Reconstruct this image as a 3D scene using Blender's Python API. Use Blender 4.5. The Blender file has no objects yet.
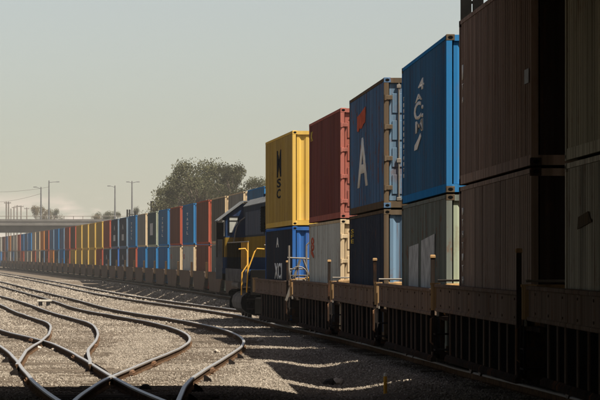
import bpy, bmesh, math, random
from mathutils import Vector, Matrix, noise
import numpy as np

R = math.radians
random.seed(7)
S = bpy.context.scene
COL = S.collection

# ------------------------------------------------------------------ camera
EYE = 2.59
cam = bpy.data.cameras.new('camera')
cam.sensor_width = 36.0
cam.lens = 36.0 * 3850.0 / 600.0
cam.shift_y = 55.0 / 600.0
cam.clip_start = 0.5
cam.clip_end = 12000
cam_o = bpy.data.objects.new('camera', cam)
COL.objects.link(cam_o)
cam_o.location = (0, 0, EYE)
cam_o.rotation_euler = (R(90), 0, 0)
S.camera = cam_o

# ------------------------------------------------------------------ light
SUN_EL, SUN_AZ = R(58), R(131)          # azimuth clockwise from +Y
sun_dir = Vector((math.cos(SUN_EL) * math.sin(SUN_AZ), math.cos(SUN_EL) * math.cos(SUN_AZ), math.sin(SUN_EL)))
sl = bpy.data.lights.new('sun', 'SUN')
sl.energy = 5.0
sl.angle = R(0.53)
sl.color = (1.0, 0.93, 0.82)
so = bpy.data.objects.new('sun', sl)
COL.objects.link(so)
so.rotation_euler = sun_dir.to_track_quat('Z', 'Y').to_euler()
so.location = (40, -30, 60)

world = bpy.data.worlds.new('World')
S.world = world
world.use_nodes = True
wt = world.node_tree
bg = wt.nodes['Background']
sky = wt.nodes.new('ShaderNodeTexSky')
sky.sky_type = 'NISHITA'
sky.sun_disc = False
sky.sun_elevation = SUN_EL
sky.sun_rotation = SUN_AZ
sky.dust_density = 1.5
sky.air_density = 1.0
SKY_STRENGTH = 0.14
bg.inputs['Strength'].default_value = SKY_STRENGTH
stc = wt.nodes.new('ShaderNodeTexCoord'); sad = wt.nodes.new('ShaderNodeVectorMath'); sad.operation = 'ADD'
sad.inputs[1].default_value = (0, 0, 0.035)
wt.links.new(stc.outputs['Generated'], sad.inputs[0]); wt.links.new(sad.outputs[0], sky.inputs[0])
tint = wt.nodes.new('ShaderNodeMix'); tint.data_type = 'RGBA'; tint.blend_type = 'MULTIPLY'
tint.inputs[0].default_value = 1.0
tint.inputs[7].default_value = (0.156, 0.1355, 0.1185, 1)
hsv = wt.nodes.new('ShaderNodeHueSaturation'); hsv.inputs['Saturation'].default_value = 0.55
wt.links.new(sky.outputs[0], hsv.inputs['Color'])
gam = wt.nodes.new('ShaderNodeGamma'); gam.inputs['Gamma'].default_value = 1.8
clampv = wt.nodes.new('ShaderNodeVectorMath'); clampv.operation = 'MINIMUM'; clampv.inputs[1].default_value = (6, 6, 6)
wt.links.new(hsv.outputs[0], clampv.inputs[0])
wt.links.new(clampv.outputs[0], gam.inputs['Color'])
wt.links.new(gam.outputs[0], tint.inputs[6])
# a thin bank of pale cumulus just above the horizon, all the way round
geo = wt.nodes.new('ShaderNodeTexCoord')
sep = wt.nodes.new('ShaderNodeSeparateXYZ')
wt.links.new(geo.outputs['Generated'], sep.inputs[0])
mp = wt.nodes.new('ShaderNodeMapping'); mp.inputs['Scale'].default_value = (60, 60, 200)
mp.inputs['Location'].default_value = (3.1, 0.7, 0.0)
wt.links.new(geo.outputs['Generated'], mp.inputs[0])
nz = wt.nodes.new('ShaderNodeTexNoise'); nz.inputs['Scale'].default_value = 1.0; nz.inputs['Detail'].default_value = 5
wt.links.new(mp.outputs[0], nz.inputs['Vector'])
cr = wt.nodes.new('ShaderNodeMapRange'); cr.inputs[1].default_value = 0.45; cr.inputs[2].default_value = 0.58
wt.links.new(nz.outputs[0], cr.inputs[0])
band = wt.nodes.new('ShaderNodeMapRange'); band.inputs[1].default_value = 0.0165; band.inputs[2].default_value = 0.0115
wt.links.new(sep.outputs[2], band.inputs[0])
mm = wt.nodes.new('ShaderNodeMath'); mm.operation = 'MULTIPLY'
wt.links.new(cr.outputs[0], mm.inputs[0]); wt.links.new(band.outputs[0], mm.inputs[1])
mk = wt.nodes.new('ShaderNodeMath'); mk.operation = 'MULTIPLY'; mk.inputs[1].default_value = 1.0
wt.links.new(mm.outputs[0], mk.inputs[0])
cm = wt.nodes.new('ShaderNodeMix'); cm.data_type = 'RGBA'
wt.links.new(mk.outputs[0], cm.inputs[0])
wt.links.new(tint.outputs[2], cm.inputs[6])
cm.inputs[7].default_value = (3.3, 2.75, 2.3, 1)
wt.links.new(cm.outputs[2], bg.inputs['Color'])

S.view_settings.view_transform = 'Standard'
S.view_settings.look = 'None'
S.view_settings.exposure = 0.85
S.view_settings.gamma = 1.0
S.render.engine = 'CYCLES'
S.cycles.use_denoising = True
S.cycles.max_bounces = 6
S.cycles.transparent_max_bounces = 8
S.cycles.volume_bounces = 0

# ------------------------------------------------------------------ mesh helpers
class MB:
    def __init__(s):
        s.v, s.f = [], []
    def add(s, vs, fs):
        n = len(s.v)
        s.v += [tuple(p) for p in vs]
        s.f += [tuple(i + n for i in f) for f in fs]
        return s
    def box(s, x0, x1, y0, y1, z0, z1):
        return s.add([(x0, y0, z0), (x1, y0, z0), (x1, y1, z0), (x0, y1, z0), (x0, y0, z1), (x1, y0, z1), (x1, y1, z1), (x0, y1, z1)],
                     [(3, 2, 1, 0), (4, 5, 6, 7), (0, 1, 5, 4), (1, 2, 6, 5), (2, 3, 7, 6), (3, 0, 4, 7)])
    def bev(s, x0, x1, y0, y1, z0, z1, b):
        """box with its top and bottom rims chamfered by b"""
        def ring(d, z):
            return [(x0 + d, y0 + d, z), (x1 - d, y0 + d, z), (x1 - d, y1 - d, z), (x0 + d, y1 - d, z)]
        vs = ring(b, z0) + ring(0, z0 + b) + ring(0, z1 - b) + ring(b, z1)
        fs = [(3, 2, 1, 0), (12, 13, 14, 15)]
        for k in range(3):
            for i in range(4):
                j = (i + 1) % 4
                fs.append((k * 4 + i, k * 4 + j, k * 4 + 4 + j, k * 4 + 4 + i))
        return s.add(vs, fs)
    def tube(s, pts, r, n=6, r2=None, cap=True):
        pts = [Vector(p) for p in pts]
        r2 = r if r2 is None else r2
        vs, fs = [], []
        m = len(pts)
        for i, p in enumerate(pts):
            d = (pts[min(i + 1, m - 1)] - pts[max(i - 1, 0)]).normalized()
            up = Vector((0, 0, 1)) if abs(d.z) < 0.9 else Vector((1, 0, 0))
            a = d.cross(up).normalized(); b = a.cross(d).normalized()
            rr = r + (r2 - r) * i / max(1, m - 1)
            for k in range(n):
                t = 2 * math.pi * k / n
                vs.append(p + a * (rr * math.cos(t)) + b * (rr * math.sin(t)))
        for i in range(m - 1):
            for k in range(n):
                k2 = (k + 1) % n
                fs.append((i * n + k, i * n + k2, (i + 1) * n + k2, (i + 1) * n + k))
        if cap:
            fs.append(tuple(range(n - 1, -1, -1)))
            fs.append(tuple((m - 1) * n + k for k in range(n)))
        return s.add(vs, fs)
    def prism(s, poly, axis, a0, a1):
        """extrude a 2-D polygon along axis ('x','y','z'); poly gives the other two coordinates in order"""
        n = len(poly)
        def P(u, v, w):
            return {'x': (w, u, v), 'y': (u, w, v), 'z': (u, v, w)}[axis]
        vs = [P(u, v, a0) for u, v in poly] + [P(u, v, a1) for u, v in poly]
        fs = [tuple(range(n - 1, -1, -1)), tuple(range(n, 2 * n))]
        for i in range(n):
            j = (i + 1) % n
            fs.append((i, j, n + j, n + i))
        return s.add(vs, fs)
    def mesh(s, name, smooth=False, recalc=True):
        me = bpy.data.meshes.new(name)
        me.from_pydata(s.v, [], s.f)
        if recalc:
            bm = bmesh.new(); bm.from_mesh(me)
            bmesh.ops.recalc_face_normals(bm, faces=bm.faces)
            bm.to_mesh(me); bm.free()
        if smooth:
            me.polygons.foreach_set('use_smooth', [True] * len(me.polygons))
        me.materials.append(None)
        me.update()
        return me

def obj(name, me, m=None, parent=None, loc=(0, 0, 0), rotz=0.0, scale=None):
    o = bpy.data.objects.new(name, me)
    COL.objects.link(o)
    o.location = loc
    o.rotation_euler = (0, 0, rotz)
    if scale: o.scale = scale
    if parent: o.parent = parent
    if m is not None:
        if len(me.materials) == 0: me.materials.append(None)
        o.material_slots[0].link = 'OBJECT'
        o.material_slots[0].material = m
    return o

def tag(o, label=None, cat=None, group=None, kind=None):
    if label: o['label'] = label
    if cat: o['category'] = cat
    if group: o['group'] = group
    if kind: o['kind'] = kind
    return o

def empty(name, loc=(0, 0, 0), rotz=0.0):
    o = bpy.data.objects.new(name, None)
    COL.objects.link(o)
    o.empty_display_size = 0.5
    o.location = loc
    o.rotation_euler = (0, 0, rotz)
    return o

def copy_tree(o, parent=None):
    c = o.copy(); COL.objects.link(c)
    if parent: c.parent = parent
    for ch in list(o.children): copy_tree(ch, c)
    return c

# ------------------------------------------------------------------ materials
MATS = {}
def N(t, kind, **kw):
    n = t.nodes.new(kind)
    for k, v in kw.items(): setattr(n, k, v)
    return n

def base_mat(name, rough=0.6, metal=0.0, spec=0.5):
    m = bpy.data.materials.new(name); m.use_nodes = True
    t = m.node_tree; b = t.nodes['Principled BSDF']
    b.inputs['Roughness'].default_value = rough
    b.inputs['Metallic'].default_value = metal
    b.inputs['Specular IOR Level'].default_value = spec
    return m, t, b

def mixc(t, fac, a, b):
    n = N(t, 'ShaderNodeMix', data_type='RGBA')
    for sock, val in ((n.inputs[0], fac), (n.inputs[6], a), (n.inputs[7], b)):
        if hasattr(val, 'is_output'): t.links.new(val, sock)
        elif isinstance(val, (int, float)): sock.default_value = val
        else: sock.default_value = (*val, 1) if len(val) == 3 else val
    return n.outputs[2]

def noise_fac(t, vec, scale, lo, hi, detail=4, rough=0.6):
    n = N(t, 'ShaderNodeTexNoise'); n.inputs['Scale'].default_value = scale
    n.inputs['Detail'].default_value = detail; n.inputs['Roughness'].default_value = rough
    t.links.new(vec, n.inputs['Vector'])
    r = N(t, 'ShaderNodeMapRange'); r.inputs[1].default_value = lo; r.inputs[2].default_value = hi
    t.links.new(n.outputs[0], r.inputs[0])
    return r.outputs[0]

def obj_vec(t, scale=(1, 1, 1)):
    tc = N(t, 'ShaderNodeTexCoord'); oi = N(t, 'ShaderNodeObjectInfo')
    mu = N(t, 'ShaderNodeVectorMath', operation='SCALE'); mu.inputs[3].default_value = 57.0
    cb = N(t, 'ShaderNodeCombineXYZ')
    for i in range(3): t.links.new(oi.outputs['Random'], cb.inputs[i])
    t.links.new(cb.outputs[0], mu.inputs[0])
    ad = N(t, 'ShaderNodeVectorMath', operation='ADD')
    t.links.new(tc.outputs['Object'], ad.inputs[0]); t.links.new(mu.outputs[0], ad.inputs[1])
    mp = N(t, 'ShaderNodeMapping'); mp.inputs['Scale'].default_value = scale
    t.links.new(ad.outputs[0], mp.inputs[0])
    return mp.outputs[0]

def paint(name, col, wear=0.5, rust=0.35, rough=0.55, fade=0.35, grime=(0.026, 0.021, 0.017)):
    """weathered paint: faded patches, vertical dirt streaks, rust spots"""
    if name in MATS: return MATS[name]
    m, t, b = base_mat(name, rough, 0.0, 0.0)
    v1 = obj_vec(t, (1, 1, 1)); v2 = obj_vec(t, (3.0, 3.0, 0.16)); v3 = obj_vec(t, (1, 1, 0.6))
    faded = tuple(min(1, c * 0.8 + 0.2 * (sum(col) / 3) + 0.008) for c in col)
    c = mixc(t, 0.0, col, faded)
    c.node.inputs[0].default_value = 0
    mf = N(t, 'ShaderNodeMath', operation='MULTIPLY'); mf.inputs[1].default_value = fade * 2
    t.links.new(noise_fac(t, v1, 0.5, 0.35, 0.75), mf.inputs[0])
    t.links.new(mf.outputs[0], c.node.inputs[0])
    ms = N(t, 'ShaderNodeMath', operation='MULTIPLY'); ms.inputs[1].default_value = wear
    t.links.new(noise_fac(t, v2, 1.2, 0.45, 0.8, 5), ms.inputs[0])
    c = mixc(t, ms.outputs[0], c, grime)
    mr = N(t, 'ShaderNodeMath', operation='MULTIPLY'); mr.inputs[1].default_value = rust
    t.links.new(noise_fac(t, v3, 2.6, 0.555, 0.66, 6, 0.7), mr.inputs[0])
    c = mixc(t, mr.outputs[0], c, (0.16, 0.065, 0.028))
    # thin rust runs and streaked brightness along the corrugations
    v4 = obj_vec(t, (5.0, 5.0, 0.35))
    mq = N(t, 'ShaderNodeMath', operation='MULTIPLY'); mq.inputs[1].default_value = min(1.0, rust * 1.6)
    t.links.new(noise_fac(t, v4, 1.0, 0.63, 0.74, 3, 0.6), mq.inputs[0])
    c = mixc(t, mq.outputs[0], c, (0.135, 0.060, 0.028))
    hv = N(t, 'ShaderNodeHueSaturation')
    v5 = obj_vec(t, (7.0, 7.0, 0.12))
    rg_ = N(t, 'ShaderNodeMapRange'); rg_.inputs[1].default_value = 0.3; rg_.inputs[2].default_value = 0.7; rg_.inputs[3].default_value = 1 - 0.5 * min(wear + 0.15, 0.7); rg_.inputs[4].default_value = 1 + 0.5 * min(wear + 0.15, 0.7)
    n5 = N(t, 'ShaderNodeTexNoise'); n5.inputs['Scale'].default_value = 1.0; n5.inputs['Detail'].default_value = 3
    t.links.new(v5, n5.inputs['Vector']); t.links.new(n5.outputs[0], rg_.inputs[0]); t.links.new(rg_.outputs[0], hv.inputs['Value'])
    t.links.new(c, hv.inputs['Color']); c = hv.outputs[0]
    t.links.new(c, b.inputs['Base Color'])
    MATS[name] = m
    return m

def plain(name, col, rough=0.7, metal=0.0, var=0.3, scale=2.0):
    if name in MATS: return MATS[name]
    m, t, b = base_mat(name, rough, metal, 0.4 if rough < 0.4 else 0.0)
    v = obj_vec(t)
    c = mixc(t, noise_fac(t, v, scale, 0.3, 0.7), tuple(x * (1 - var) for x in col), tuple(min(1, x * (1 + var)) for x in col))
    t.links.new(c, b.inputs['Base Color'])
    MATS[name] = m
    return m

def stone_mat(name, ramp, by_random=True, scale=9.0):
    m, t, b = base_mat(name, 1.0, 0.0, 0.0)
    oi = N(t, 'ShaderNodeObjectInfo')
    cr = N(t, 'ShaderNodeValToRGB')
    e = cr.color_ramp.elements
    while len(e) < len(ramp): e.new(0.5)
    for el, (p, c) in zip(e, ramp): el.position = p; el.color = (*c, 1)
    t.links.new(oi.outputs['Random'], cr.inputs[0])
    tc = N(t, 'ShaderNodeTexCoord')
    c = mixc(t, noise_fac(t, tc.outputs['Object'], scale, 0.35, 0.7), cr.outputs[0], (0.33, 0.28, 0.22))
    c.node.inputs[0].default_value = 0.0
    t.links.new(c, b.inputs['Base Color'])
    return m

M_RAILTOP, tt, bb = base_mat('rail_steel', 0.42, 0.85, 0.5)
# steel: polished running surface on upward faces of the head, rust-brown elsewhere
g = N(tt, 'ShaderNodeNewGeometry'); tc = N(tt, 'ShaderNodeTexCoord')
sx = N(tt, 'ShaderNodeSeparateXYZ'); tt.links.new(tc.outputs['UV'], sx.inputs[0])
gr = N(tt, 'ShaderNodeMath', operation='MULTIPLY'); gr.inputs[1].default_value = 1.0
tt.links.new(sx.outputs[1], gr.inputs[0])
rv = noise_fac(tt, tc.outputs['Object'], 6.0, 0.3, 0.7)
rc = mixc(tt, rv, (0.045, 0.028, 0.018), (0.12, 0.072, 0.042))
cc = mixc(tt, gr.outputs[0], rc, (0.42, 0.405, 0.38))
tt.links.new(cc, bb.inputs['Base Color'])
mt = N(tt, 'ShaderNodeMath', operation='MULTIPLY'); mt.inputs[1].default_value = 0.55
tt.links.new(gr.outputs[0], mt.inputs[0]); tt.links.new(mt.outputs[0], bb.inputs['Metallic'])
ro = N(tt, 'ShaderNodeMapRange'); ro.inputs[3].default_value = 0.85; ro.inputs[4].default_value = 0.4
spl = N(tt, 'ShaderNodeMath', operation='MULTIPLY'); spl.inputs[1].default_value = 0.5
tt.links.new(gr.outputs[0], spl.inputs[0]); tt.links.new(spl.outputs[0], bb.inputs['Specular IOR Level'])
tt.links.new(gr.outputs[0], ro.inputs[0]); tt.links.new(ro.outputs[0], bb.inputs['Roughness'])

M_TIE = plain('weathered_timber', (0.105, 0.085, 0.065), 0.95, 0, 0.4, 5)
M_STEEL = plain('dark_steel', (0.024, 0.020, 0.018), 0.7, 0.1, 0.4, 4)
M_BLACK = plain('near_black_paint', (0.007, 0.0065, 0.006), 0.6, 0, 0.4, 4)
M_CAR = paint('brown_car_paint', (0.165, 0.115, 0.083), 0.5, 0.4, 0.65)
M_RIB = paint('rib_paint', (0.098, 0.070, 0.052), 0.4, 0.4, 0.65)
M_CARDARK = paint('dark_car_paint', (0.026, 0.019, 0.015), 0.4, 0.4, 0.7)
M_CARFAR = paint('dusty_brown_car_paint', (0.140, 0.098, 0.070), 0.5, 0.35, 0.7)
M_CAST = paint('rusty_casting', (0.165, 0.095, 0.055), 0.5, 0.5, 0.75)
M_HOLESHADE = plain('hole_shade', (0.006, 0.006, 0.006), 0.9)
M_WHEEL = plain('wheel_steel', (0.10, 0.08, 0.065), 0.6, 0.3, 0.4, 3)
M_TAN = paint('tan_bleached_paint', (0.32, 0.195, 0.085), 0.4, 0.35, 0.6)
M_RAILYEL = paint('safety_yellow', (0.68, 0.35, 0.04), 0.15, 0.15, 0.45)
M_GALV = plain('galvanised_pipe', (0.17, 0.15, 0.125), 0.5, 0.2, 0.2)
M_CONC = plain('concrete', (0.115, 0.108, 0.098), 0.9, 0, 0.18, 0.6)
M_CONC2 = plain('concrete_dark', (0.085, 0.08, 0.074), 0.9, 0, 0.2, 0.6)
M_WHITE = plain('white_lettering', (0.70, 0.68, 0.62), 0.7, 0, 0.1)
M_WHITEWORN = plain('worn_white_patch', (0.36, 0.36, 0.34), 0.8, 0, 0.35, 2.5)

# ------------------------------------------------------------------ lines of the tracks
def spline(knots):
    xs = np.array([k[0] for k in knots], float); ys = np.array([k[1] for k in knots], float)
    n = len(xs); h = np.diff(xs)
    A = np.eye(n); rhs = np.zeros(n)
    for i in range(1, n - 1):
        A[i, i - 1], A[i, i], A[i, i + 1] = h[i - 1], 2 * (h[i - 1] + h[i]), h[i]
        rhs[i] = 6 * ((ys[i + 1] - ys[i]) / h[i] - (ys[i] - ys[i - 1]) / h[i - 1])
    mm_ = np.linalg.solve(A, rhs)
    def f(y):
        y = float(y)
        if y <= xs[0]:
            s0 = (ys[1] - ys[0]) / h[0] - h[0] * mm_[1] / 6
            return ys[0] + s0 * (y - xs[0])
        if y >= xs[-1]:
            s1 = (ys[-1] - ys[-2]) / h[-1] + h[-1] * mm_[-2] / 6
            return ys[-1] + s1 * (y - xs[-1])
        i = int(np.searchsorted(xs, y) - 1); i = max(0, min(n - 2, i))
        a, b = xs[i + 1] - y, y - xs[i]
        return (mm_[i] * a ** 3 + mm_[i + 1] * b ** 3) / (6 * h[i]) + (ys[i] / h[i] - mm_[i] * h[i] / 6) * a + (ys[i + 1] / h[i] - mm_[i + 1] * h[i] / 6) * b
    return f

def zr(Y):
    if Y < 59: return 0.465 + (59 - Y) * 0.005
    return 0.465 * math.exp(-(Y - 59) / 60.0)

def XB(Y):                                   # centre line of the far train's track
    u = (Y - 300) / 200
    if Y > 760:
        return XB(760) - 0.165 * (Y - 760) - 0.00012 * (Y - 760) ** 2
    return -10.355 - 18.41 * u - 1.856 * u * u + 0.32 * u ** 3 + 1.22

NEAR = {  # stack: near Y, left face X there, far Y, left face X there, height of the joint above the eye
    0: (59.0, 3.54, 71.1, 2.945, 1.37), 1: (73.9, 2.81, 86.0, 2.28, 1.20), 2: (89.6, 1.955, 101.7, 1.31, 1.094),
    3: (106.1, 1.116, 118.2, 0.286, 1.014), 4: (123.4, -0.24, 135.5, -1.207, 0.949), -1: (42.9, 4.27, 55.05, 3.79, 1.40)}
_px = np.array([v for k in range(5) for v in (NEAR[k][0], NEAR[k][2])]); _pv = np.array([v for k in range(5) for v in (NEAR[k][1], NEAR[k][3])])
_cf = np.polyfit((_px - 95) / 40, _pv, 3)
def XA_fit(Y):
    return float(np.polyval(_cf, (Y - 95) / 40)) + 1.22
ka = [(Y, XA_fit(Y)) for Y in (56, 70, 85, 100, 115, 130)]
ka = [(-60, 9.0), (0, 6.9), (30, 5.8)] + ka + [(141, -0.36), (157, -1.48), (172, -2.95)] + [(Y, XB(Y) - d) for Y, d in ((190, 5.4), (215, 6.4), (260, 7.5), (320, 8.0), (400, 8.3), (500, 8.5), (650, 8.5), (800, 8.5), (950, 8.5))]
XA = spline(ka)
X1 = spline([(-60, -1.5), (30, -2.25), (56, -2.52), (64, -2.66), (72, -2.66), (80, -2.55), (88, -2.42), (96, -2.30), (104, -2.28), (112, -2.45), (122, -2.95),
             (135, -4.0), (152, -5.9), (175, -8.9), (205, -12.0), (250, -16.6), (300, -21.9), (380, -30.4), (480, -42), (620, -58), (800, -82), (950, -106)])
X2 = spline([(80, -5.12), (88, -5.58), (95, -5.98), (105, -6.36), (112, -6.66), (118, -6.95), (129, -7.6), (140, -8.4), (150, -9.45), (167, -11.4),
             (194, -14.2), (247, -20.1), (330, -29.5), (480, -48), (800, -92)])
def X3f(Y):
    u = (Y - 90) / 50
    return -5.993 - 4.803 * u - 1.259 * u * u - 1.791 * u ** 3
X3 = spline([(-60, 2.5), (20, -0.1)] + [(Y, X3f(Y)) for Y in (52, 60, 70, 80, 90, 100, 110, 120)] + [(140, -12.3), (180, -18.6), (300, -40)])

def head(fx, Y, d=0.5):
    dx = (fx(Y + d) - fx(Y - d)) / (2 * d)
    return math.atan2(-dx, 1.0)              # rotation about z of a +Y axis

# ------------------------------------------------------------------ ground
def smooth(t):
    t = max(0.0, min(1.0, t)); return t * t * (3 - 2 * t)

def ground(X, Y):
    z = zr(max(0, Y)) - 0.17
    if 20 < Y < 400:
        e1 = (XA(Y) - 1.75) - X
        e2 = X - (X1(Y) + 1.5)
        if e1 > 0 and e2 > 0:
            z -= 0.22 * smooth(e1 / 1.5) * smooth(e2 / 2.0)
        e3 = X - (XA(Y) + 1.8); e4 = (XB(Y) - 1.8) - X
        if e3 > 0 and e4 > 0: z -= (0.15 + 0.4 * smooth((Y - 165) / 30)) * smooth(e3) * smooth(e4 / 1.4)
    if abs(X) < 60 and 20 < Y < 500:
        z += 0.03 * noise.noise((X * 0.45, Y * 0.12, 3.3)) + 0.02 * noise.noise((X * 1.3, Y * 0.5, 9.1))
    return z

def grow(a, b, s0, k):
    out = [a]; s = s0
    while (out[-1] < b) if b > a else (out[-1] > b):
        out.append(out[-1] + (s if b > a else -s)); s *= k
    return out
gx = sorted(set(grow(-28, -3000, 2, 1.35)[1:] + list(np.arange(-28, 8.01, 0.45)) + grow(8, 3000, 2, 1.35)[1:]))
gy = sorted(set(grow(40, -400, 4, 1.5)[1:] + list(np.arange(40, 150, 0.9)) + list(np.arange(150, 320, 3.0)) + grow(320, 3000, 5, 1.2)))
gv = [(x, y, ground(x, y)) for y in gy for x in gx]
nx = len(gx)
gf = [(j * nx + i, j * nx + i + 1, (j + 1) * nx + i + 1, (j + 1) * nx + i) for j in range(len(gy) - 1) for i in range(nx - 1)]
gmb = MB(); gmb.v, gmb.f = gv, gf
m, t, b = base_mat('gravel_ground', 1.0, 0, 0.0)
tc = N(t, 'ShaderNodeTexCoord')
mp1 = N(t, 'ShaderNodeMapping'); mp1.inputs['Scale'].default_value = (1, 0.35, 1)
t.links.new(tc.outputs['Object'], mp1.inputs[0])
c = mixc(t, noise_fac(t, tc.outputs['Object'], 14, 0.3, 0.7, 6, 0.75), (0.075, 0.060, 0.046), (0.18, 0.148, 0.114))
sta = N(t, 'ShaderNodeAttribute', attribute_name='stain')
c = mixc(t, sta.outputs['Fac'], c, (0.070, 0.053, 0.040))
c = mixc(t, noise_fac(t, mp1.outputs[0], 0.35, 0.42, 0.68, 4), c, (0.10, 0.078, 0.058))
t.links.new(c, b.inputs['Base Color'])
bp = N(t, 'ShaderNodeBump'); bp.inputs['Strength'].default_value = 0.6; bp.inputs['Distance'].default_value = 0.04
nn = N(t, 'ShaderNodeTexNoise'); nn.inputs['Scale'].default_value = 22; nn.inputs['Detail'].default_value = 4
t.links.new(tc.outputs['Object'], nn.inputs['Vector']); t.links.new(nn.outputs[0], bp.inputs['Height'])
t.links.new(bp.outputs[0], b.inputs['Normal'])
M_GROUND = m
gme = gmb.mesh('ground', True, False)
st_ = []
for (x, y, z) in gv:
    q = 0.0
    if 40 < y < 330 and -30 < x < 9:
        for fx in (X1, X2, X3):
            if fx is X2 and y < 80: continue
            q = max(q, smooth((1.5 - abs(x - fx(y))) / 0.6))
        q *= 0.65 + 0.5 * noise.noise((x * 0.7, y * 0.2, 2.2))
    st_.append(max(0.0, min(1.0, q)))
gme.attributes.new('stain', 'FLOAT', 'POINT').data.foreach_set('value', st_)
go = obj('ground', gme, M_GROUND)
tag(go, 'pale gravel ground of the rail yard', kind='structure')

# loose ballast: stones scattered by geometry nodes over a patch of the ground in view
def scatter(name, label, y0, y1, step, dens, rad, seedv, mat, xlo, xhi, sub=1):
    ys = list(np.arange(y0, y1 + 0.01, step)); vs, fs, dn = [], [], []
    nxx = 48
    for y in ys:
        a, bb_ = xlo(y), xhi(y)
        for i in range(nxx):
            x = a + (bb_ - a) * i / (nxx - 1)
            vs.append((x, y, ground(x, y)))
            cl = 0.35 + 1.3 * max(0, min(1, 0.5 + 1.3 * noise.noise((x * 0.5, y * 0.13, 1.7))))
            for fx in (X1, X2, X3):          # fewer loose stones between the rails
                if fx is X2 and y < 80: continue
                if abs(x - fx(y)) < 1.25: cl *= 0.42 + 0.4 * max(0, noise.noise((x * 0.9, y * 0.25, 6.1)) + 0.4)
            dn.append(dens(y) * cl)
    for j in range(len(ys) - 1):
        for i in range(nxx - 1):
            fs.append((j * nxx + i, j * nxx + i + 1, (j + 1) * nxx + i + 1, (j + 1) * nxx + i))
    me = bpy.data.meshes.new(name); me.from_pydata(vs, [], fs)
    at = me.attributes.new('dens', 'FLOAT', 'POINT'); at.data.foreach_set('value', dn)
    me.materials.append(mat)
    o = bpy.data.objects.new(name, me); COL.objects.link(o)
    tag(o, label, kind='stuff')
    ng = bpy.data.node_groups.new(name, 'GeometryNodeTree')
    ng.interface.new_socket('Geometry', in_out='INPUT', socket_type='NodeSocketGeometry')
    ng.interface.new_socket('Geometry', in_out='OUTPUT', socket_type='NodeSocketGeometry')
    n_in = ng.nodes.new('NodeGroupInput'); n_out = ng.nodes.new('NodeGroupOutput')
    dp = ng.nodes.new('GeometryNodeDistributePointsOnFaces'); dp.inputs['Seed'].default_value = seedv
    na = ng.nodes.new('GeometryNodeInputNamedAttribute'); na.data_type = 'FLOAT'; na.inputs['Name'].default_value = 'dens'
    ng.links.new(na.outputs[0], dp.inputs['Density'])
    ng.links.new(n_in.outputs[0], dp.inputs['Mesh'])
    ico = ng.nodes.new('GeometryNodeMeshIcoSphere'); ico.inputs['Radius'].default_value = 1.0; ico.inputs['Subdivisions'].default_value = sub
    sp = ng.nodes.new('GeometryNodeSetPosition')
    nzn = ng.nodes.new('ShaderNodeTexNoise'); nzn.inputs['Scale'].default_value = 1.1
    vm = ng.nodes.new('ShaderNodeVectorMath'); vm.operation = 'SUBTRACT'; vm.inputs[1].default_value = (0.5, 0.5, 0.5)
    vs_ = ng.nodes.new('ShaderNodeVectorMath'); vs_.operation = 'SCALE'; vs_.inputs[3].default_value = 1.5
    ng.links.new(nzn.outputs['Color'], vm.inputs[0]); ng.links.new(vm.outputs[0], vs_.inputs[0])
    ng.links.new(ico.outputs[0], sp.inputs[0]); ng.links.new(vs_.outputs[0], sp.inputs['Offset'])
    sm = ng.nodes.new('GeometryNodeSetMaterial'); sm.inputs['Material'].default_value = mat
    ng.links.new(sp.outputs[0], sm.inputs[0])
    ip = ng.nodes.new('GeometryNodeInstanceOnPoints')
    ng.links.new(dp.outputs[0], ip.inputs['Points']); ng.links.new(sm.outputs[0], ip.inputs['Instance'])
    rr = ng.nodes.new('FunctionNodeRandomValue'); rr.data_type = 'FLOAT_VECTOR'
    rr.inputs[0].default_value = (0, 0, 0); rr.inputs[1].default_value = (6.28, 6.28, 6.28)
    ng.links.new(rr.outputs[0], ip.inputs['Rotation'])
    rs = ng.nodes.new('FunctionNodeRandomValue'); rs.data_type = 'FLOAT_VECTOR'
    rs.inputs[0].default_value = (rad * 0.45, rad * 0.45, rad * 0.35); rs.inputs[1].default_value = (rad * 1.5, rad * 1.3, rad * 1.0)
    rs.inputs['Seed'].default_value = 5
    ng.links.new(rs.outputs[0], ip.inputs['Scale'])
    ng.links.new(ip.outputs[0], n_out.inputs[0])
    md = o.modifiers.new('scatter', 'NODES'); md.node_group = ng
    return o
RAMP = [(0.0, (0.018, 0.016, 0.014)), (0.25, (0.082, 0.069, 0.055)), (0.6, (0.162, 0.139, 0.112)), (0.88, (0.25, 0.218, 0.178)), (1.0, (0.47, 0.42, 0.355))]
M_STONE = stone_mat('ballast_stone', RAMP)
lo = lambda y: -0.085 * y - 0.5
scatter('ballast_gravel', 'loose crushed stone lying over the near part of the yard', 47, 130, 2.0, lambda y: 150 if y < 95 else 85, 0.023, 3, M_STONE, lo, lambda y: min(0.085 * y, XA(y) + 1.5))
scatter('ballast_gravel', 'loose crushed stone lying over the middle of the yard', 130, 230, 3.0, lambda y: 22, 0.042, 8, M_STONE, lo, lambda y: XA(y) + 2.5)
scatter('ballast_gravel', 'loose crushed stone lying over the far part of the yard', 230, 640, 5.0, lambda y: 4 if y < 400 else 2, 0.08, 9, M_STONE, lo, lambda y: XA(y) + 1.5)

scatter('ballast_gravel', 'loose crushed stone between the far train and the empty track', 165, 420, 4.0, lambda y: 12 if y < 280 else 5, 0.06, 12, M_STONE, lambda y: XA(y) + 1.4, lambda y: XB(y) - 1.3)
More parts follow.
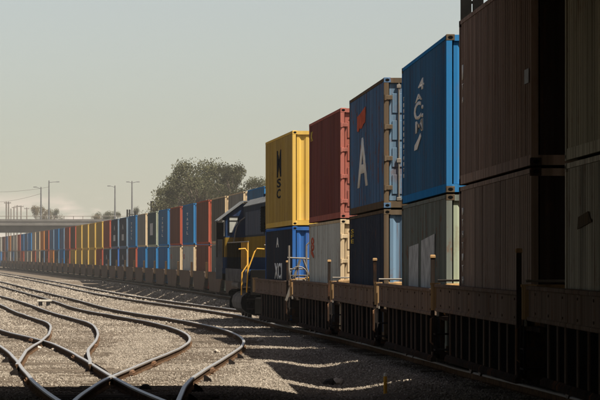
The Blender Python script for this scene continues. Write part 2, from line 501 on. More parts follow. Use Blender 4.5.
# ------------------------------------------------------------------ tracks
RAILPROF = [(-0.068, -0.17), (0.068, -0.17), (0.068, -0.155), (0.012, -0.135), (0.012, -0.045), (0.036, -0.036), (0.037, -0.008), (0.028, 0.0), (-0.028, 0.0), (-0.037, -0.008), (-0.036, -0.036), (-0.012, -0.045), (-0.012, -0.135), (-0.068, -0.155)]
def make_rail(fx, off, y0, y1, dz=0.0, step=1.2, parent=None):
    ys = [y0]
    while ys[-1] < y1:
        ys.append(ys[-1] + (step if ys[-1] < 180 else step * 4))
    ys[-1] = y1
    n = len(RAILPROF); vs, fs, top = [], [], []
    for y in ys:
        h = head(fx, y); cx, sy = math.cos(h), math.sin(h)
        wob = 0.006 * noise.noise((y * 0.2, off, 4.0)) * 2
        for (px, pz) in RAILPROF:
            q = px + off + wob
            vs.append((fx(y) + q * cx, y + q * sy, zr(y) + pz + dz + 0.01 * noise.noise((y * 0.15, off, 8.0))))
    for j in range(len(ys) - 1):
        for i in range(n):
            k = (i + 1) % n
            fs.append((j * n + i, j * n + k, (j + 1) * n + k, (j + 1) * n + i)); top.append(1.0 if 6 <= i <= 8 else (0.32 if i in (5, 9) else 0.0))
    fs.append(tuple(range(n))); top.append(0.0)
    me = bpy.data.meshes.new('rail'); me.from_pydata(vs, [], fs)
    uv = me.uv_layers.new(name='UVMap')
    li = 0
    for p, tp in zip(me.polygons, top):
        for q in p.loop_indices: uv.data[q].uv = (0.0, tp)
    bm = bmesh.new(); bm.from_mesh(me); bmesh.ops.recalc_face_normals(bm, faces=bm.faces); bm.to_mesh(me); bm.free()
    me.materials.append(None)
    return obj('rail', me, M_RAILTOP, parent)

tie_me = MB().bev(-1.3, 1.3, -0.115, 0.115, -0.175, 0.0, 0.012).mesh('tie')
def make_ties(fx, y0, y1, parent, top=-0.155, limit=290, skip=0.0, spacing=0.56):
    y = y0; n = 0; rest = MB()
    while y < y1:
        if random.random() >= skip:
            h = head(fx, y) + random.uniform(-0.015, 0.015)
            z = zr(y) + top + random.uniform(-0.035, 0.02); x = fx(y) + random.uniform(-0.06, 0.06)
            if n < limit:
                obj('tie', tie_me, M_TIE, parent, (x, y, z), h, (random.uniform(0.97, 1.04), random.uniform(0.9, 1.1), 1)); n += 1
            else:
                c, s = math.cos(h), math.sin(h)
                vs = [(x + px * c - py * s, y + px * s + py * c, z + pz) for px in (-1.3, 1.3) for py in (-0.11, 0.11) for pz in (-0.17, 0)]
                rest.add(vs, [(0, 1, 3, 2), (4, 6, 7, 5), (0, 4, 5, 1), (2, 3, 7, 6), (1, 5, 7, 3)])
        y += spacing
    if rest.v:
        tag(obj('far_ties', rest.mesh('far_ties'), M_TIE, parent), kind='stuff')

def track(label, fx, y0, y1, dz, ty0, ty1, top, skip=0.0):
    t_ = empty('track'); tag(t_, label, kind='structure')
    for s_ in (-1, 1): make_rail(fx, s_ * 0.755, y0, y1, dz, parent=t_)
    make_ties(fx, ty0, ty1, t_, top, skip=skip)
    return t_
tA = track('track under the near container train and the locomotive', XA, 40, 900, 0.0, 41, 420, -0.15)
tB = track('track under the far container train', XB, 150, 900, 0.0, 150, 420, -0.15, 0.0)
t1 = track('bent yard track nearest the parked train', X1, 46, 820, 0.003, 47, 320, -0.160, 0.15)
t2 = track('yard track branching off between its neighbours', X2, 79.5, 420, 0.006, 90, 320, -0.160, 0.15)
t3 = track('yard track crossing the bottom left corner', X3, 46, 170, -0.004, 47, 150, -0.160, 0.12)
# joint bars and rail braces at the turnouts
jb = MB().bev(-0.03, 0.03, -0.45, 0.45, -0.13, -0.04, 0.008)
for q in (-0.34, -0.2, -0.06, 0.08, 0.22, 0.36): jb.tube([(-0.055, q, -0.085), (0.055, q, -0.085)], 0.016, 6)
jb_me = jb.mesh('joint_bar')
for tr, fx, off, y in ((t1, X1, -0.755, 84), (t1, X1, -0.755, 76), (t1, X1, 0.755, 78), (t3, X3, 0.755, 90), (t3, X3, 0.755, 112), (t3, X3, -0.755, 70), (t2, X2, 0.755, 104), (t1, X1, 0.755, 118)):
    for sd in (-0.045, 0.045):
        h = head(fx, y)
        obj('joint_bar', jb_me, M_CAST, tr, (fx(y) + (off + sd) * math.cos(h), y, zr(y)), h)
brace = MB().bev(-0.19, 0.19, -0.11, 0.11, -0.165, -0.14, 0.006).prism([(0.03, -0.14), (0.17, -0.14), (0.17, -0.11), (0.06, -0.03), (0.03, -0.03)], 'y', -0.05, 0.05).mesh('rail_brace')
for tr, fx, off, ys in ((t3, X3, 0.83, (78, 79.2, 80.4, 81.6, 86, 87.2)), (t1, X1, -0.84, (70, 71.2, 73.6, 74.8)), (t3, X3, -0.84, (76, 77.2, 88)), (t1, X1, 0.83, (60, 66, 72, 86, 92))):
    for y in ys:
        h = head(fx, y)
        obj('rail_brace', brace, M_STEEL, tr, (fx(y) + off * math.cos(h), y, zr(y)), h + (0 if off > 0 else math.pi))

# ------------------------------------------------------------------ containers
L, W, H = 12.19, 2.438, 2.896
HW = W / 2
def corr_wall(x, y0, y1, z0, z1, depth=0.036, pitch=0.277, axis='y', sgn=1):
    """trapezoid-corrugated sheet; sgn = outward direction along the normal axis"""
    prof = []; y = y0
    while y < y1 - 0.01:
        for d, k in ((0.0, 1), (0.26, 1), (0.5, 0), (0.76, 0)):
            if y + d * pitch <= y1: prof.append((y + d * pitch, k))
        y += pitch
    prof.append((y1, 1))
    vs, fs = [], []
    for (q, k) in prof:
        n_ = x - sgn * depth * (1 - k)
        for z in (z0, z1): vs.append((n_, q, z) if axis == 'y' else (q, n_, z))
    for i in range(len(prof) - 1): fs.append((2 * i, 2 * i + 2, 2 * i + 3, 2 * i + 1))
    return MB().add(vs, fs)
C_ME = {}
C_ME['side_l'] = corr_wall(-HW + 0.012, 0.16, L - 0.16, 0.15, H - 0.08, sgn=-1).mesh('side_wall')
C_ME['side_r'] = corr_wall(HW - 0.012, 0.16, L - 0.16, 0.15, H - 0.08, sgn=1).mesh('side_wall')
C_ME['end_f'] = corr_wall(0.05, -HW + 0.14, HW - 0.14, 0.16, H - 0.12, 0.045, 0.30, 'x', -1).mesh('end_wall')
C_ME['end_b'] = corr_wall(L - 0.05, -HW + 0.14, HW - 0.14, 0.16, H - 0.12, 0.045, 0.30, 'x', 1).mesh('end_wall')
fr = MB()
for sx_ in (-1, 1):
    xa, xb = sorted((sx_ * HW, sx_ * (HW - 0.11)))
    for (ya, yb) in ((0.0, 0.15), (L - 0.15, L)): fr.box(xa, xb, ya, yb, 0.119, H - 0.119)
    xr = sorted((sx_ * (HW - 0.006), sx_ * (HW - 0.07)))
    fr.box(xr[0], xr[1], 0.178, L - 0.178, H - 0.075, H - 0.005)
    fr.box(xr[0], xr[1], 0.178, L - 0.178, 0.012, 0.165)
for (ya, yb) in ((0.012, 0.1), (L - 0.1, L - 0.012)):
    fr.box(-HW + 0.112, HW - 0.112, ya, yb, H - 0.12, H - 0.01)
    fr.box(-HW + 0.112, HW - 0.112, ya, yb, 0.01, 0.155)
C_ME['frame'] = fr.mesh('frame')
# corrugated roof and plank floor
rf = MB(); yy = 0.1; prof = []
while yy < L - 0.1:
    prof += [(yy, 0.0), (yy + 0.2, 0.0), (yy + 0.25, 0.02), (yy + 0.42, 0.02)]; yy += 0.47
prof = [p for p in prof if p[0] < L - 0.1] + [(L - 0.1, 0.0)]
vs = []
for (q, dz) in prof: vs += [(-HW + 0.07, q, H - 0.03 + dz), (HW - 0.07, q, H - 0.03 + dz)]
rf.add(vs, [(2 * i, 2 * i + 1, 2 * i + 3, 2 * i + 2) for i in range(len(prof) - 1)])
C_ME['roof'] = rf.mesh('roof')
C_ME['floor'] = MB().box(-HW + 0.075, HW - 0.075, 0.11, L - 0.11, 0.03, 0.13).mesh('floor')
# corner casting with flat dark discs painted as aperture shade (second material)
def casting_mesh():
    a, bq, c_ = 0.081, 0.089, 0.059          # half sizes x,y,z
    b_ = MB().bev(-a, a, -bq, bq, -c_, c_, 0.008)
    nf = len(b_.f)
    for sg in (-1, 1):
        n = 8
        for ax in ('x', 'y'):
            ring = []
            for k in range(n):
                u = 0.052 * math.cos(2 * math.pi * k / n); w = 0.032 * math.sin(2 * math.pi * k / n)
                ring.append((sg * (a + 0.002), u, w) if ax == 'x' else (u, sg * (bq + 0.002), w))
            b_.add(ring, [tuple(range(n))])
    me = b_.mesh('corner_casting', recalc=False)
    me.materials.append(M_HOLESHADE)
    for i in range(nf, len(me.polygons)): me.polygons[i].material_index = 1
    return me
C_ME['cast'] = casting_mesh()
dm = MB().box(0.0, HW - 0.13, 0.07, 0.11, 0.17, H - 0.13)
for k in range(4):
    z0 = 0.3 + k * 0.6
    dm.bev(0.08, HW - 0.2, 0.05, 0.072, z0, z0 + 0.45, 0.015)
C_ME['door_r'] = dm.mesh('door')
dml = MB().box(-HW + 0.13, -0.006, 0.07, 0.11, 0.17, H - 0.13)
for k in range(4):
    z0 = 0.3 + k * 0.6
    dml.bev(-HW + 0.2, -0.08, 0.05, 0.072, z0, z0 + 0.45, 0.015)
C_ME['door_l'] = dml.mesh('door')
C_ME['rod'] = MB().tube([(0, 0.03, 0.14), (0, 0.03, H - 0.12)], 0.019, 6).bev(-0.05, 0.05, 0.0, 0.05, 1.0, 1.1, 0.01).bev(-0.05, 0.05, 0.0, 0.05, 0.16, 0.24, 0.01).bev(-0.05, 0.05, 0.0, 0.05, H - 0.24, H - 0.16, 0.01).mesh('lock_rod')
C_ME['hinge'] = MB().tube([(-HW + 0.02, -0.015, -0.06), (-HW + 0.02, -0.015, 0.06)], 0.034, 8).bev(-HW + 0.02, -HW + 0.2, -0.02, 0.045, -0.05, 0.05, 0.008).mesh('hinge')
# whole container as one light mesh for the farthest stacks
fc = MB()
for k in ('side_l', 'side_r', 'end_f', 'end_b', 'frame', 'roof', 'floor'):
    me = C_ME[k]; fc.add([v.co for v in me.vertices], [tuple(p.vertices) for p in me.polygons])
C_ME['far'] = fc.mesh('container_shell', recalc=False)

def text_mesh(s, w, h, name='lettering'):
    cu = bpy.data.curves.new(name, 'FONT'); cu.body = s; cu.offset = 0.022; cu.fill_mode = 'BOTH'; cu.extrude = 0.0
    cu.resolution_u = 3
    o = bpy.data.objects.new(name, cu); COL.objects.link(o)
    dg = bpy.context.evaluated_depsgraph_get(); dg.update()
    me = bpy.data.meshes.new_from_object(o.evaluated_get(dg))
    bpy.data.objects.remove(o); bpy.data.curves.remove(cu)
    co = np.array([v.co[:] for v in me.vertices]); a, b_ = co.min(0), co.max(0)
    # reads from the left of the train: text x runs along -y of the container, text y along z
    for v in me.vertices:
        u = (v.co.x - a[0]) / (b_[0] - a[0]) * w; q = (v.co.y - a[1]) / (b_[1] - a[1]) * h
        v.co = (-HW + 0.006, -u, q)
    bm = bmesh.new(); bm.from_mesh(me)
    r_ = bmesh.ops.extrude_face_region(bm, geom=bm.faces[:])
    for e_ in r_['geom']:
        if isinstance(e_, bmesh.types.BMVert): e_.co.x += 0.012
    bmesh.ops.recalc_face_normals(bm, faces=bm.faces); bm.to_mesh(me); bm.free()
    me.materials.clear(); me.materials.append(None)
    me.name = name
    return me
def letter(cont, s, y_left, z, w, h, m_, name='lettering'):
    """y_left: distance from the container's near end at which the text starts (its left end, far side)"""
    return obj(name, text_mesh(s, w, h, name), m_, cont, (0, y_left, z))
def patch(cont, pts, m_, name='logo'):
    poly = [(y, z) for y, z in pts]
    return obj(name, MB().prism(poly, 'x', -HW - 0.004, -HW + 0.008).mesh(name), m_, cont)

def container(label, side, end, loc, rotz, group, doors=False, detail=True, post=None, cast=None, name='shipping_container', top=None):
    post = post or end
    e = empty(name, loc, rotz); tag(e, label, 'shipping container', group)
    for k in ('side_l', 'side_r'): obj('side_wall', C_ME[k], side, e)
    obj('frame', C_ME['frame'], post, e)
    obj('roof', C_ME['roof'], side, e); obj('floor', C_ME['floor'], M_TIE, e)
    obj('end_wall', C_ME['end_b'], end, e)
    if doors:
        for k, xs_ in (('door_l', (-0.87, -0.36)), ('door_r', (0.36, 0.87))):
            d = obj('door', C_ME[k], end, e)
            for x in xs_: obj('lock_rod', C_ME['rod'], M_GALV if detail else end, d, (x, 0, 0))
        if detail:
            for z in (0.45, 1.1, 1.8, 2.45):
                obj('hinge', C_ME['hinge'], post, e, (0, 0, z))
                obj('hinge', C_ME['hinge'], post, e, (0, 0, z), 0, (-1, 1, 1))
    else:
        obj('end_wall', C_ME['end_f'], end, e)
    if detail:
        for x in (-HW + 0.079, HW - 0.079):
            for y in (0.087, L - 0.087):
                for z in (0.059, H - 0.059): obj('corner_casting', C_ME['cast'], cast or post, e, (x, y, z))
    return e

# ------------------------------------------------------------------ near train
def place_on(fx, Y, length, dz):
    """chord from the near point (path at Y) over 'length'; returns location and z rotation"""
    p = Vector((fx(Y), Y)); y2 = Y + length
    for _ in range(4):
        q = Vector((fx(y2), y2)); y2 += (length - (q - p).length)
    d = q - p
    return (p.x, p.y, zr(Y + length / 2) + dz), math.atan2(-d.x, d.y)

Y0, PITCH = 59.0, 16.1
WELL = 0.36
U = []
# meshes of the near cars
sill = MB()
sill.box(-0.035, 0.035, -0.7, 14.05, 1.16, 1.56)
sill.bev(-0.075, 0.035, -0.7, 14.05, 1.555, 1.62, 0.012).bev(-0.06, 0.035, -0.7, 14.05, 1.10, 1.165, 0.012)
for k in range(8):
    y = -0.15 + k * 1.88
    sill.tube([(-0.052, y, 1.5), (-0.03, y, 1.5)], 0.022, 6).tube([(-0.052, y, 1.22), (-0.03, y, 1.22)], 0.022, 6)
sill_me = sill.mesh('side_sill')
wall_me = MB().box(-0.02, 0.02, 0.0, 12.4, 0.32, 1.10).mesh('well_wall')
rib_me = MB().prism([(-0.022, -0.1), (0.06, -0.1), (0.06, 0.1), (-0.022, 0.1), (-0.022, 0.06), (-0.014, 0.04), (-0.014, -0.04), (-0.022, -0.06)], 'z', 0.31, 1.10).mesh('rib')
bots = MB().prism([(-0.07, 0.20), (0.03, 0.20), (0.03, 0.32), (-0.03, 0.32), (-0.07, 0.27)], 'y', -0.05, 12.45)
bots_me = bots.mesh('bottom_sill')
plat = MB().box(-1.32, 1.32, -2.0, -0.06, 1.02, 1.09)
plat.box(-1.3, 1.3, -0.06, 0.0, 0.3, 1.3)
plat.box(-0.35, 0.35, -2.3, -0.06, 0.62, 1.019)
plat_me = plat.mesh('end_platform')
plat2_me = MB().box(-1.32, 1.32, 12.55, 14.1, 1.02, 1.09).box(-1.3, 1.3, 12.48, 12.55, 0.3, 1.3).box(-0.35, 0.35, 12.55, 14.4, 0.62, 1.019).mesh('end_platform')
floor_me = MB().box(-1.3, 1.3, 0.0, 12.42, 0.26, 0.34).mesh('well_floor')
post_me = MB().bev(-0.035, 0.035, -0.05, 0.05, 0.42, 2.22, 0.008).mesh('guide_post')
cap_me = MB().bev(-0.05, 0.05, -0.065, 0.065, 2.20, 2.27, 0.015).mesh('post_cap')
pipe_me = MB().tube([(0, 0, 1.12), (0, 0, 1.60)], 0.085, 12).tube([(0, 0, 1.60), (0, 0, 1.64)], 0.10, 12).mesh('end_post')
hr = MB().tube([(-1.45, -1.25, 1.1), (-1.45, -1.25, 1.78), (1.45, -1.25, 1.78), (1.45, -1.25, 1.1)], 0.024, 6)
for x in (-0.5, 0.5): hr.tube([(x, -1.25, 1.08), (x, -1.25, 1.78)], 0.02, 6)
hr_me = hr.mesh('handrail')
box_me = MB().bev(-1.25, -0.75, -0.75, -0.25, 1.09, 1.72, 0.03).bev(-1.2, -0.8, -0.78, -0.75, 1.2, 1.62, 0.01).mesh('equipment_box')
step = MB()
for z in (0.45, 0.75): step.box(-1.52, -1.22, -1.55, -1.1, z, z + 0.03)
step.box(-1.52, -1.49, -1.57, -1.54, 0.4, 1.1).box(-1.52, -1.49, -1.1, -1.07, 0.4, 1.1)
step_me = step.mesh('step')
def wheel_mesh(r=0.42, w=0.13):
    b_ = MB(); n = 24; prof = [(0, 0.05), (r * 0.3, 0.05), (r * 0.34, 0.01), (r * 0.82, 0.02), (r * 0.86, 0.06), (r, 0.065), (r, -0.05), (r + 0.03, -0.06), (r + 0.03, -0.085), (r * 0.86, -0.09), (r * 0.82, -0.05), (r * 0.3, -0.06), (0, -0.06)]
    vs, fs = [], []
    for k in range(n):
        t_ = 2 * math.pi * k / n
        for (rr, x) in prof: vs.append((-x, rr * math.cos(t_), rr * math.sin(t_)))
    p = len(prof)
    for k in range(n):
        k2 = (k + 1) % n
        for i in range(p - 1): fs.append((k * p + i, k * p + i + 1, k2 * p + i + 1, k2 * p + i))
    return b_.add(vs, fs).mesh('wheel', False)
wheel_me = wheel_mesh()
tf = MB()
for sx_ in (-1, 1):
    xa, xb = sorted((sx_ * 0.92, sx_ * 1.08))
    tf.prism([(-1.25, 0.36), (-1.25, 0.56), (-0.75, 0.66), (-0.35, 0.78), (0.35, 0.78), (0.75, 0.66), (1.25, 0.56), (1.25, 0.36), (0.95, 0.34), (0.4, 0.22), (-0.4, 0.22), (-0.95, 0.34)], 'x', xa, xb)
    for y in (-0.89, 0.89): tf.tube([(sx_ * 1.06, y, 0.44), (sx_ * 1.16, y, 0.44)], 0.11, 10)
    for y in (-0.2, 0.0, 0.2): tf.tube([(sx_ * 1.12, y, 0.3), (sx_ * 1.12, y, 0.62)], 0.07, 8)
tf.bev(-1.1, 1.1, -0.2, 0.2, 0.5, 0.78, 0.03)
for y in (-0.89, 0.89): tf.tube([(-0.75, y, 0.43), (0.75, y, 0.43)], 0.08, 8)
truck_me = tf.mesh('truck')
grab_me = MB().tube([(-1.5, -1.0, 0.55), (-1.56, -1.0, 0.6), (-1.56, -1.0, 1.05), (-1.5, -1.0, 1.09)], 0.022, 6).mesh('grab_iron')

def near_car(label, Yn, idx):
    loc, rz = place_on(XA, Yn, L, 0.0)
    e = empty('well_car', loc, rz); tag(e, label, 'well car', 'well cars of the near train')
    for sx_ in (-1, 1):
        obj('side_sill', sill_me, M_CAR, e, (sx_ * 1.46, 0, 0), 0, (-sx_, 1, 1))
        obj('well_wall', wall_me, M_BLACK, e, (sx_ * 1.39, 0, 0))  # near-black colour includes the shade under the train
        for k in range(10):
            obj('rib', rib_me, M_RIB, e, (sx_ * 1.41, 0.35 + k * 1.28 + (0.25 if k % 4 == 3 else 0), 0), 0, (-sx_, 1, 1))
        obj('bottom_sill', bots_me, M_CARDARK, e, (sx_ * 1.41, 0, 0), 0, (-sx_, 1, 1))
        p = obj('guide_post', post_me, M_CARDARK, e, (sx_ * 1.52, -0.95, 0))
        obj('post_cap', cap_me, M_TAN, p)
        obj('end_post', pipe_me, M_TAN, e, (sx_ * 1.50, 14.22, 0))
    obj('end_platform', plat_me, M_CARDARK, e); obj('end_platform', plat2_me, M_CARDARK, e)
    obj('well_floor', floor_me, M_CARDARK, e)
    obj('handrail', hr_me, M_GALV, e)
    obj('equipment_box', box_me, M_TAN, e)
    obj('step', step_me, M_STEEL, e); obj('grab_iron', grab_me, M_CAST, e)
    tk = obj('truck', truck_me, M_BLACK, e, (0, -2.1, 0))
    for y in (-0.89, 0.89):
        for sx_ in (-1, 1): obj('wheel', wheel_me, M_WHEEL, tk, (sx_ * 0.76, y, 0.43), 0, (-sx_, 1, 1))
    return e

near_labels = ['dark well car at the right edge of the photo under olive containers', 'well car under the two dark brown containers', 'well car under the blue container with white stacked lettering',
               'well car under the worn blue container with a red emblem', 'well car under the maroon container', 'well car with tall brake stand under the yellow container']
near_yoff = {-1: 0, 0: 0, 1: 0.7, 2: 0.2, 3: 0, 4: 0}
cars = []
for i, k in enumerate(range(-1, 5)):
    cars.append(near_car(near_labels[i], Y0 + PITCH * k + {1: -0.6, 2: -0.8, 3: -0.6}.get(k, 0), k))

P = dict(  # most end colours are brighter copies of the sides, with sunlight painted in
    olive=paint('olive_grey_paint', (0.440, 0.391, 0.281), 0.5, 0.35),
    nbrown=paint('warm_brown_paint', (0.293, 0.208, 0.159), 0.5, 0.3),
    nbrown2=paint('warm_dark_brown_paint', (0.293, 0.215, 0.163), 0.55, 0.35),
    nbrownshade=paint('shaded_brown_paint', (0.040, 0.028, 0.023), 0.3, 0.2),  # shade on the container ends put into a darker copy of the brown
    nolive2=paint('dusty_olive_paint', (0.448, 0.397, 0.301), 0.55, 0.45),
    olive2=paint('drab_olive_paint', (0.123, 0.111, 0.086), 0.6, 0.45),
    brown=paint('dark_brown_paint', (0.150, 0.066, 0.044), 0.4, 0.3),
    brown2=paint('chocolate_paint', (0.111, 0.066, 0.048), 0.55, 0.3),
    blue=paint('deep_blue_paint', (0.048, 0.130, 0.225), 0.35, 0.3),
    blueend=paint('sunlit_bright_blue_paint', (0.023, 0.158, 0.354), 0.15, 0.1, 0.45, 0.2),
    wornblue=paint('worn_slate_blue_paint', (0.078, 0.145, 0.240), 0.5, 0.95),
    wornend=paint('sunlit_worn_blue_paint', (0.118, 0.192, 0.268), 0.3, 0.45),
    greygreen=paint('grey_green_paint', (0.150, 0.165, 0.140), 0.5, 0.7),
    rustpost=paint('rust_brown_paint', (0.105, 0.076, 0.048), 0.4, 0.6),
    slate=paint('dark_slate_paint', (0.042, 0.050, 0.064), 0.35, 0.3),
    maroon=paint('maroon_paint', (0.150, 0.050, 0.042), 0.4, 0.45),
    maroonend=paint('sunlit_maroon_paint', (0.312, 0.101, 0.075), 0.2, 0.2),
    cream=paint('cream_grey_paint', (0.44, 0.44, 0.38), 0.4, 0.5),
    creamend=paint('sunlit_cream_paint', (0.491, 0.372, 0.223), 0.3, 0.35),
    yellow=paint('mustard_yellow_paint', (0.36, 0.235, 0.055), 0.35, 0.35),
    yellowend=paint('sunlit_yellow_paint', (0.550, 0.350, 0.068), 0.12, 0.12),
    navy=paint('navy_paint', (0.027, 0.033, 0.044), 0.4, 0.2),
    navyend=paint('sunlit_navy_paint', (0.022, 0.101, 0.312), 0.2, 0.15),
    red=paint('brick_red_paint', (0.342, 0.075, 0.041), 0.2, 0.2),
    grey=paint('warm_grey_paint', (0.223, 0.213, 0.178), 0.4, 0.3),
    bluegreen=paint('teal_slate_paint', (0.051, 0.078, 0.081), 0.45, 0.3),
    palegreen=paint('sunlit_pale_green_paint', (0.335, 0.372, 0.267), 0.3, 0.3),
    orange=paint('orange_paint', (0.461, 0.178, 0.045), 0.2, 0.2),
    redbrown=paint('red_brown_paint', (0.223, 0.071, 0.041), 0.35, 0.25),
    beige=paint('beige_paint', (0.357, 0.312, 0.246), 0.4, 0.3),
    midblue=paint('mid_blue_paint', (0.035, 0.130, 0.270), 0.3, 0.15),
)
M_REDWORN = plain('worn_red_mark', (0.46, 0.105, 0.060), 0.7, 0, 0.35, 3)
M_YELMARK = plain('yellow_mark', (0.52, 0.36, 0.07), 0.7, 0, 0.2)
M_BLACKMARK = plain('black_mark', (0.018, 0.020, 0.024), 0.7, 0, 0.2)
M_GREYMARK = plain('grey_mark', (0.42, 0.42, 0.40), 0.7, 0, 0.3, 2)
M_PALEMARK = plain('pale_worn_mark', (0.66, 0.63, 0.56), 0.8, 0, 0.25, 3)

NG = 'containers stacked on the near train'
ZS = 1.05
def near_stack(k, low, up):
    out = []
    yn, xn_, yf, xf_, jz = NEAR[k]
    rz = math.atan2(xn_ - xf_, yf - yn)
    z1 = EYE + jz
    for lvl, spec in ((0, low), (1, up)):
        loc = (xn_ + HW * math.cos(rz), yn, z1 - H * ZS - 0.03 if lvl == 0 else z1)
        out.append(container(spec[0], spec[1], spec[2], loc, rz, NG, *spec[3:]))
        out[-1].scale = (1, 1, ZS)
        out[-1].rotation_euler = (math.atan((zr(yf) - zr(yn)) / (yf - yn)), 0, rz)
    return out
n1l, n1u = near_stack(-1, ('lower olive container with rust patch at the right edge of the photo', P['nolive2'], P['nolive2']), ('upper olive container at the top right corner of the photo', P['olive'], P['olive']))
b0l, b0u = near_stack(0, ('lower dark brown container beside the black gap', P['nbrown2'], P['nbrownshade'], False, True, P['nbrown2'], P['nbrownshade']), ('upper dark brown container cut by the top of the photo', P['nbrown'], P['nbrownshade'], False, True, P['nbrown'], P['nbrownshade']))
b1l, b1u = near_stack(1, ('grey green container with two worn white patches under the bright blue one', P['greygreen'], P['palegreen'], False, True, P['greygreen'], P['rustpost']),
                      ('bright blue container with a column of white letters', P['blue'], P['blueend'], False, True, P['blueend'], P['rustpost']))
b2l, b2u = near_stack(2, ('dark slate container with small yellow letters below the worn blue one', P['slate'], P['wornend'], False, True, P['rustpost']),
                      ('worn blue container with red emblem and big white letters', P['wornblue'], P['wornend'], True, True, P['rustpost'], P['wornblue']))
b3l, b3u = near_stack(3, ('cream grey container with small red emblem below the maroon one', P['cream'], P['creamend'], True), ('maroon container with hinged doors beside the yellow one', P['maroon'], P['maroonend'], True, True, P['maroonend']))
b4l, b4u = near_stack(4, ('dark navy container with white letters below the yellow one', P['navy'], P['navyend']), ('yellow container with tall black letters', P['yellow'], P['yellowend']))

# marks on the near containers (y measured from the near end, z from the container floor)
letter(b4u, 'M', 6.9, 1.60, 1.9, 0.86, M_BLACKMARK); letter(b4u, 'S', 6.9, 1.27, 1.8, 0.28, M_BLACKMARK); letter(b4u, 'C', 7.0, 0.92, 1.8, 0.30, M_BLACKMARK)
letter(b2u, 'A', 9.2, 0.62, 3.7, 1.18, M_PALEMARK)
patch(b2u, [(9.2, 2.02), (9.1, 2.36), (8.0, 2.40), (6.2, 2.50), (6.3, 2.14), (7.0, 2.10), (7.6, 2.02), (8.3, 2.06), (8.7, 1.98)], M_REDWORN)
letter(b1u, '4', 7.4, 2.18, 1.6, 0.22, M_PALEMARK); letter(b1u, 'A', 8.3, 1.98, 2.0, 0.15, M_PALEMARK); letter(b1u, 'C:', 8.6, 1.62, 2.6, 0.36, M_PALEMARK)
letter(b1u, 'M', 8.2, 1.36, 2.1, 0.24, M_PALEMARK)
patch(b1u, [(8.4, 1.02), (8.3, 1.12), (7.2, 1.24), (6.7, 1.32), (6.5, 1.25), (7.2, 1.1), (7.6, 1.02)], M_PALEMARK)
for i in range(14): letter(b1u, random.choice('HIT'), 11.85, 0.55 + i * 0.125, 0.22, 0.085, M_PALEMARK)
patch(b1l, [(10.2, 0.15), (9.9, 2.0), (7.2, 2.05), (7.3, 0.15)], M_WHITEWORN, 'painted_patch')
patch(b1l, [(6.6, 0.15), (6.4, 2.1), (2.9, 2.2), (3.0, 0.15)], M_WHITEWORN, 'painted_patch')
for ch, z_, h_ in (('S', 2.46, 0.11), ('F', 2.345, 0.09), ('E', 2.215, 0.10)): letter(b2l, ch, 11.7, z_, 1.05, h_, M_YELMARK)
letter(b3l, '8', 11.5, 2.10, 1.2, 0.40, M_REDWORN)
patch(b3l, [(11.4, 2.03), (11.4, 2.13), (10.6, 2.06), (10.2, 1.95), (10.4, 1.90)], M_REDWORN)
letter(b3u, 'K', 11.6, 2.36, 0.9, 0.28, M_YELMARK)
letter(b4l, 'A', 7.2, 2.28, 1.1, 0.32, M_WHITE); letter(b4l, 'XCI', 8.0, 1.26, 3.3, 0.52, M_WHITE)
for i, (z_, h_, s_) in enumerate(((1.83, 0.26, 'I'), (1.66, 0.1, 'T'), (1.43, 0.1, 'A'))): letter(b0u, s_, 11.7, z_, 0.26, h_, M_PALEMARK)
for i in range(7): letter(b0l, random.choice('TIH'), 11.7, 1.2 + i * 0.2, 0.26, 0.12, M_PALEMARK)
patch(b0u, [(0.95, 1.23), (0.95, 1.44), (0.35, 1.44), (0.35, 1.23)], M_GREYMARK, 'placard')
patch(n1l, [(10.6, 1.98), (10.5, 2.14), (9.3, 2.20), (8.9, 2.06), (9.7, 2.02)], P['rustpost'], 'rust_patch')

# brake stand and ladder on the car under the yellow container
bs = MB()
for x in (-1.5, -0.95): bs.tube([(x + 0.1, -1.35, 1.05), (x, -1.35, 2.0), (x, -1.35, 2.75)], 0.035, 6)
for z in (1.3, 1.65, 2.0, 2.35): bs.tube([(-1.5, -1.35, z), (-0.95, -1.35, z)], 0.025, 6)
bs.tube([(-1.55, -1.35, 2.36), (-0.4, -1.35, 2.3)], 0.03, 6)
bs.tube([(-1.15, -1.4, 2.3), (-1.6, -1.4, 1.0)], 0.045, 6).tube([(-1.05, -1.4, 2.3), (-0.6, -1.4, 1.05)], 0.035, 6)
bs.tube([(-0.95, -1.35, 2.75), (-0.8, -1.35, 2.9), (-0.62, -1.35, 2.75), (-0.62, -1.35, 1.1)], 0.028, 6)
obj('brake_stand', bs.mesh('brake_stand'), M_GALV, cars[5])
bw = MB(); pts = [(-1.2 + 0.28 * math.cos(2 * math.pi * k / 16), -1.47, 1.8 + 0.28 * math.sin(2 * math.pi * k / 16)) for k in range(17)]
bw.tube(pts, 0.02, 6)
for k in range(4): bw.tube([(-1.2, -1.47, 1.8), pts[k * 4]], 0.014, 5)
obj('brake_wheel', bw.mesh('brake_wheel'), M_GALV, cars[5])
obj('end_box', MB().bev(-0.95, -0.5, -1.2, -0.8, 1.09, 1.75, 0.03).mesh('end_box'), M_RAILYEL, cars[5])

